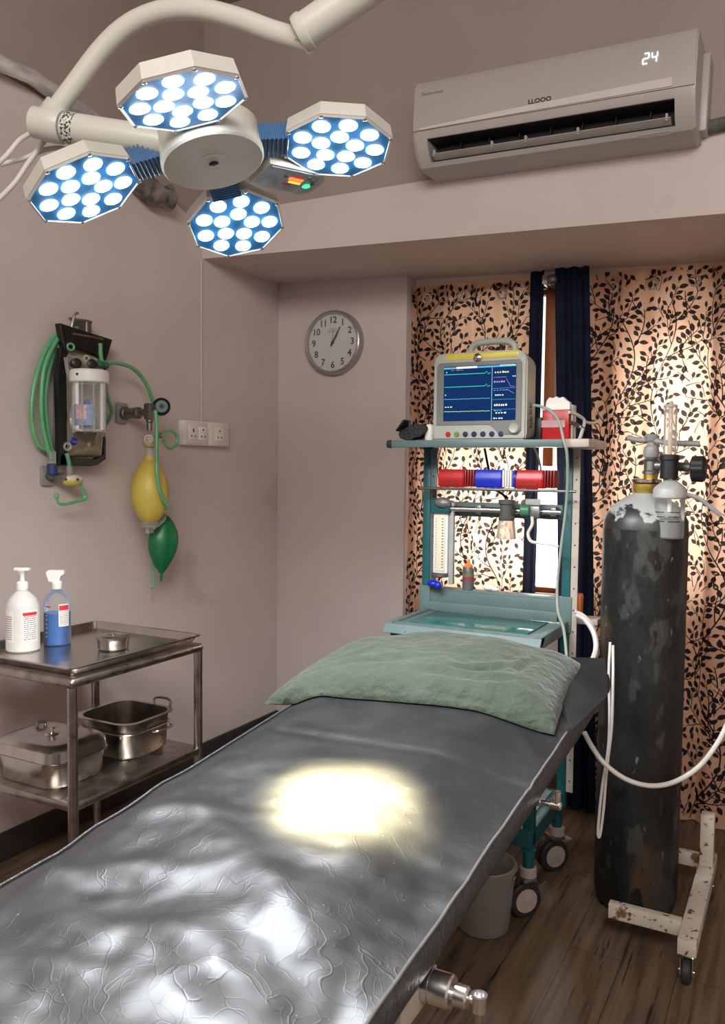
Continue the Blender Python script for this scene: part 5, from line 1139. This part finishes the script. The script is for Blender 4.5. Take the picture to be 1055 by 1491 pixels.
# ledge bottle
o_ = V((-1.088, 2.855, .979)); t = thing('dropper_bottle', o_, 'small dark bottle with orange cap on the rack back ledge', 'bottle')
MB().lathe(o_, Z_, [(0, 0), (.020, 0), (.0215, .004), (.0215, .07), (.016, .082)], 24, cap=False).build('bottle_body', mat('grey_bottle', (.10, .11, .11), .35, var=.2), t)
MB().lathe(o_ + Z_ * .034, Z_, [(.0218, 0), (.0218, .012)], 24, cap=False).build('label_band', mat('magenta_band', (.28, .03, .08), .4), t)
MB().lathe(o_ + Z_ * .048, Z_, [(.0218, 0), (.0218, .010)], 24, cap=False).build('label_band', mat('olive_band', (.17, .16, .04), .4), t)
MB().lathe(o_ + Z_ * .081, Z_, [(.016, 0), (.016, .008), (.007, .016), (.005, .028), (0, .029)], 20, cap=False).build('cap', M['orange'], t)
tag(MB().ball((-1.01, 2.862, .992), .018, 14, 10, (1.3, .8, .7)).ball((-.985, 2.86, .987), .011, 12, 8, (1.5, .8, .7)).build('cotton_wad', M['whiteplastic'], None), 'small white cotton wad right of the dark bottle on the rack ledge', 'cotton')
og = at_y(838, 884, 2.93); t = thing('orange_box', (og.x, 2.93, .90), 'small orange box behind the right rack post', 'box')
MB().box2((og.x - .03, 2.91, .905), (og.x + .022, 2.95, .985), bev=.006).build('box_body', M['orange'], t)
MB().box2((-.70, 2.88, .885), (-.62, 2.96, .905), bev=.003).build('rest_plate', M['beige'], t)

# cables about the rack
def cable(pts, r, m, label, name='cable'): return tag(MB().tube(pts, r, 10, 8).build(name, M[m], None), label, 'cable')
D = lambda x, y, d: at_d(x, y, d)
cable([D(776, 590, 2.68), D(788, 592, 2.66), D(803, 600, 2.64), D(814, 615, 2.63), D(820, 640, 2.615), D(825, 660, 2.615), D(826, 700, 2.65), D(823, 745, 2.68), D(816, 800, 2.70), D(811, 850, 2.70), D(812, 890, 2.68), D(820, 915, 2.60), D(824, 950, 2.55), D(826, 985, 2.55)], .0048, 'greencable', 'grey-green monitor cable running down the right rack post')
cable([D(828, 600, 2.72), D(840, 604, 2.75), D(850, 612, 2.78), D(848, 625, 2.74), D(843, 640, 2.70)], .0055, 'cable', 'pale cable loop at the right end of the top shelf')
cable([D(850, 614, 2.85), D(862, 616, 2.92), D(872, 612, 2.98)], .005, 'cable', 'short pale cable end reaching toward the right curtain')
cable([D(830, 615, 2.73), D(842, 620, 2.75), D(850, 626, 2.74)], .007, 'darkmetal', 'dark grey cable behind the red sharps box')
cable([D(776, 648, 2.85), D(784, 668, 2.86), D(788, 690, 2.88), D(790, 712, 2.88)], .004, 'cable', 'thin pale cable hanging below the top shelf')
cable([D(838, 895, 2.74), D(852, 903, 2.73), D(864, 922, 2.70), D(867, 945, 2.67), D(858, 968, 2.62), D(846, 977, 2.58), D(836, 980, 2.53)], .0085, 'cable', 'thick white tube looping beside the right rack post')
cable([D(836, 890, 2.76), D(850, 897, 2.75), D(862, 912, 2.73), D(869, 938, 2.70), D(862, 965, 2.66)], .006, 'cable', 'thinner white tube beside the looping tube on the rack', 'tube')
cable([D(850, 1066, 2.45), D(862, 1088, 2.42), D(880, 1112, 2.39), D(910, 1134, 2.37), D(945, 1144, 2.36), D(980, 1139, 2.37), D(1015, 1118, 2.39), D(1042, 1085, 2.42), D(1060, 1050, 2.45), D(1085, 990, 2.5)], .0072, 'cable', 'white hose hanging in a curve across the gas cylinder')
cable([D(888, 935, 2.50), D(886, 980, 2.48), D(887, 1040, 2.46), D(885, 1090, 2.46), D(877, 1140, 2.46), D(872, 1185, 2.46), D(870, 1214, 2.46), D(873, 1216, 2.46), D(878, 1180, 2.46), D(883, 1120, 2.46), D(890, 1060, 2.45), D(892, 990, 2.45), D(892, 940, 2.5)], .0042, 'cable', 'long thin white cord loop hanging left of the gas cylinder')

# ------------------------------------------------------------------ oxygen cylinder
CX, CY, CR = -.452, 2.765, .131
oc = thing('oxygen_cylinder', (CX, CY, 0), 'tall worn dark gas cylinder standing in front of the right curtain', 'gas cylinder')
def cyl_mat():
    m = mat('worn_black_paint', (.010, .0105, .010), .45, var=.6, scale=9, bump=.5, bscale=34, stretch=(1, 1, .45), rvar=.12, detail=8,
            spots=[((.050, .032, .018), 5, .57), ((.035, .036, .034), 13, .56), ((.006, .006, .006), 22, .60), ((.11, .11, .105), 40, .68)])
    return m
def shoulder_mat():
    m, t, o = nt('chipped_white_shoulder'); N = t.nodes; L = t.links
    p = N.new('ShaderNodeBsdfPrincipled'); L.new(p.outputs[0], o.inputs[0]); p.inputs['Roughness'].default_value = .4
    tc = N.new('ShaderNodeTexCoord'); n1 = N.new('ShaderNodeTexNoise'); n1.inputs['Scale'].default_value = 16; n1.inputs['Detail'].default_value = 5; L.new(tc.outputs['Object'], n1.inputs['Vector'])
    sx = N.new('ShaderNodeSeparateXYZ'); L.new(tc.outputs['Object'], sx.inputs[0])
    mr = N.new('ShaderNodeMapRange'); L.new(sx.outputs['Z'], mr.inputs[0]); mr.inputs[1].default_value = 1.245; mr.inputs[2].default_value = 1.31; mr.inputs[3].default_value = -.24; mr.inputs[4].default_value = .16
    ad = N.new('ShaderNodeMath'); L.new(n1.outputs[0], ad.inputs[0]); L.new(mr.outputs[0], ad.inputs[1])
    cr = N.new('ShaderNodeValToRGB'); cr.color_ramp.elements[0].position = .48; cr.color_ramp.elements[1].position = .52; cr.color_ramp.elements[0].color = (.022, .022, .021, 1); cr.color_ramp.elements[1].color = (.33, .34, .335, 1)
    L.new(ad.outputs[0], cr.inputs[0]); L.new(cr.outputs[0], p.inputs['Base Color']); return m
b = MB().lathe((CX, CY, .004), Z_, [(.06, 0), (.105, .002), (.123, .014), (CR, .05), (CR, 1.235)], 64); b.build('cylinder_body', cyl_mat(), oc)
sh = [(CR, 1.239), (CR - .002, 1.262), (CR - .012, 1.288), (CR - .032, 1.313), (CR - .062, 1.335), (CR - .09, 1.350), (.034, 1.356)]
MB().lathe((CX, CY, 0), Z_, sh, 64).build('shoulder', shoulder_mat(), oc)
MB().lathe((CX, CY, 1.352), Z_, [(.040, 0), (.044, .006), (.044, .028), (.034, .034)], 32).build('neck_collar', M['brass'], oc)
MB().lathe((CX, CY, 1.384), Z_, [(.036, 0), (.047, .002), (.047, .012), (.036, .014)], 16).build('neck_ring', M['steel'], oc)
v = V((CX + .012, CY, 0))
MB().lathe((v.x, v.y, 1.395), Z_, [(.022, 0), (.022, .02)], 24).build('valve_seat', M['brass'], oc)
MB().lathe((v.x, v.y, 1.413), Z_, [(.026, 0), (.026, .008), (.022, .012), (.022, .04), (.026, .044), (.02, .048)], 28).cyl((v.x, v.y, 1.440), (v.x + .075, v.y - .01, 1.440), .016).build('cylinder_valve', M['darkmetal'], oc)
MB().lathe((v.x, v.y, 1.461), Z_, [(.016, 0), (.023, .006), (.025, .022), (.022, .038), (.014, .044), (.014, .052), (.021, .058), (.024, .072), (.018, .078)], 28).build('valve_spindle', M['greyplastic'], oc)
b = MB(); b.tube([(v.x - .075, v.y, 1.530), (v.x - .04, v.y, 1.522), (v.x, v.y - .006, 1.522), (v.x + .05, v.y - .016, 1.512), (v.x + .145, v.y - .02, 1.508)], .009, 12, 6); b.build('key_handle', M['greyplastic'], oc)
rg = thing('oxygen_regulator', (CX + .08, CY - .05, 1.25), 'flow regulator with black knob, glass tube and humidifier jar on the gas cylinder', 'regulator')
fx, fy = -.374, 2.69
MB().lathe((v.x + .05, v.y - .02, 1.440), V((1, -.35, 0)), [(.020, 0), (.024, .004), (.024, .02), (.018, .024)], 6).build('inlet_nut', M['brass'], rg)
MB().cyl((v.x + .05, v.y - .02, 1.440), (fx + .1, fy, 1.432), .014).build('regulator_body', M['darkmetal'], rg)
MB().lathe((fx, fy, 1.398), Z_, [(.022, 0), (.027, .004), (.027, .056), (.030, .06), (.030, .074), (.024, .076)], 28).build('flow_base', M['black'], rg)
MB().lathe((fx, fy, 1.47), Z_, [(.0195, 0), (.0195, .150), (.016, .156), (.0, .157)], 28, cap=False).build('flow_tube', glass('flow_glass', (.85, .78, .72), .18), rg)
MB().cyl((fx, fy, 1.47), (fx, fy, 1.618), .0065).build('inner_tube', mat('pinkish_core', (.5, .40, .35), .3), rg)
MB().lathe((fx, fy, 1.626), Z_, [(.020, -.006), (.020, 0), (.006, .003), (.005, .012), (0, .013)], 20).build('tube_cap', M['beige'], rg)
b = MB(); kc = V((fx + .062, fy - .004, 1.430)); ring = []
n = 40
for h, rr0 in ((0, .028), (.004, .037), (.036, .038), (.044, .030)):
    ring.append([b.bm.verts.new(kc + X_ * h + Y_ * (math.cos(2 * PI * k / n) * rr0 * (1 + .05 * math.cos(8 * 2 * PI * k / n))) + Z_ * (math.sin(2 * PI * k / n) * rr0 * (1 + .05 * math.cos(8 * 2 * PI * k / n)))) for k in range(n)])
b.skin(ring); b.build('control_knob', M['black'], rg)
MB().lathe((fx + .004, fy, 1.352), Z_, [(.046, -.014), (.050, -.010), (.050, .012), (.046, .02), (.030, .034), (.012, .045)], 36).build('jar_lid', M['tealgrey'] if 'tealgrey' in M else M['palemetal'], rg)
MB().lathe((fx + .004, fy, 1.215), Z_, [(.0, 0), (.040, 0), (.044, .004), (.046, .125)], 36, cap=False).build('humidifier_jar', M['clearp'], rg)
MB().lathe((fx + .004, fy, 1.2165), Z_, [(0, 0), (.0385, 0), (.0425, .004), (.043, .055), (0, .055)], 36, cap=False).build('jar_water', glass('water', (.62, .64, .62), .2, .05), rg)
MB().cyl((fx + .004, fy, 1.225), (fx + .004, fy, 1.345), .006).build('dip_tube', M['whiteplastic'], rg)
b = MB()
for k, z in enumerate((1.268, 1.282, 1.296)):
    for a0, a1 in ((-2.5, -1.75), (-1.5, -.7)): b.grid(lambda u, q: V((fx + .004 + .0462 * math.cos(a0 + (a1 - a0) * u), fy + .0462 * math.sin(a0 + (a1 - a0) * u), z + .0025 * q)), 8, 1)
b.build('level_marks', M['ink'], rg)
MB().tube([(fx + .05, fy, 1.352), (fx + .085, fy + .005, 1.342), (fx + .12, fy + .01, 1.315), (fx + .15, fy + .015, 1.29)], .007, 10, 6).build('outlet_spout', M['greyplastic'], rg)

# ------------------------------------------------------------------ rusty white cylinder stand
M['rusty'] = mat('chipped_white_paint', (.46, .41, .35), .55, var=.12, scale=8, bump=.2, bscale=40, spots=[((.10, .045, .022), 42, .60), ((.16, .075, .04), 17, .63)])
sd_ = thing('cylinder_stand', (-.30, 2.65, 0), 'low rusty white steel stand on castors beside the gas cylinder', 'stand')
MB().box2((-.272, 2.375, .085), (-.222, 2.98, .130), bev=.002).build('side_bar', M['rusty'], sd_)
MB().box2((-.475, 2.450, .095), (-.272, 2.478, .140), bev=.002).build('cross_bar', M['rusty'], sd_)
MB().box2((-.46, 2.915, .095), (-.272, 2.943, .140), bev=.002).build('cross_bar', M['rusty'], sd_)
MB().box2((-.268, 2.86, .130), (-.226, 2.90, .30), bev=.002).build('upright', M['rusty'], sd_)
for y in (2.405, 2.95):
    cs = MB().box2((-.268, y - .022, .076), (-.226, y + .022, .087), bev=.001).build('caster_plate', M['steel'], sd_)
    f = MB()
    for s in (-1, 1): f.prism([(-.018, .076), (.018, .076), (.009, .030), (-.010, .026)], (-.247 + .016 * s - .0015, y - .012, 0), Y_, Z_, X_, .003)
    f.build('caster_fork', M['steel'], cs)
    MB().lathe((-.260, y - .012, .034), X_, [(.022, 0), (.031, .002), (.034, .006), (.034, .020), (.031, .024), (.022, .026)], 32).build('wheel', M['rubber'], cs)
    MB().lathe((-.268, y - .012, .034), X_, [(.006, 0), (.006, .042)], 12).build('axle', M['steel'], cs)

# ------------------------------------------------------------------ light
w = bpy.data.worlds.new('daylight'); scene.world = w; w.use_nodes = True
bg = w.node_tree.nodes['Background']; bg.inputs[0].default_value = (1.0, .97, .93, 1); bg.inputs[1].default_value = 9.5
def area(name, loc, aim, size, e, col, sy=None):
    L = bpy.data.lights.new(name, 'AREA'); L.energy = e; L.color = col; L.size = size
    if sy: L.shape = 'RECTANGLE'; L.size_y = sy
    o = bpy.data.objects.new(name, L); COL.objects.link(o); o.location = V(loc); o.rotation_euler = (V(aim) - V(loc)).to_track_quat('-Z', 'Y').to_euler(); return o
area('rear_fill', (.2, -1.2, 3.1), (-1.0, 1.6, 1.0), 1.8, 92, (1.0, .95, .90), .9)  # unseen area lamp added behind the camera to fill the room, no fitting modelled
area('side_fill', (1.2, .2, 2.3), (-1.5, 2.0, 1.3), 1.0, 11, (1.0, .95, .92), .4)  # weak fill lamp added out of view on the right
scene.view_settings.view_transform = 'Standard'; scene.view_settings.look = 'None'; scene.view_settings.gamma = 1.0
scene.view_settings.exposure = 0.22; scene.view_settings.use_curve_mapping = False
try: scene.cycles.max_bounces = 10; scene.cycles.transparent_max_bounces = 16; scene.cycles.sample_clamp_indirect = 6
except Exception: pass
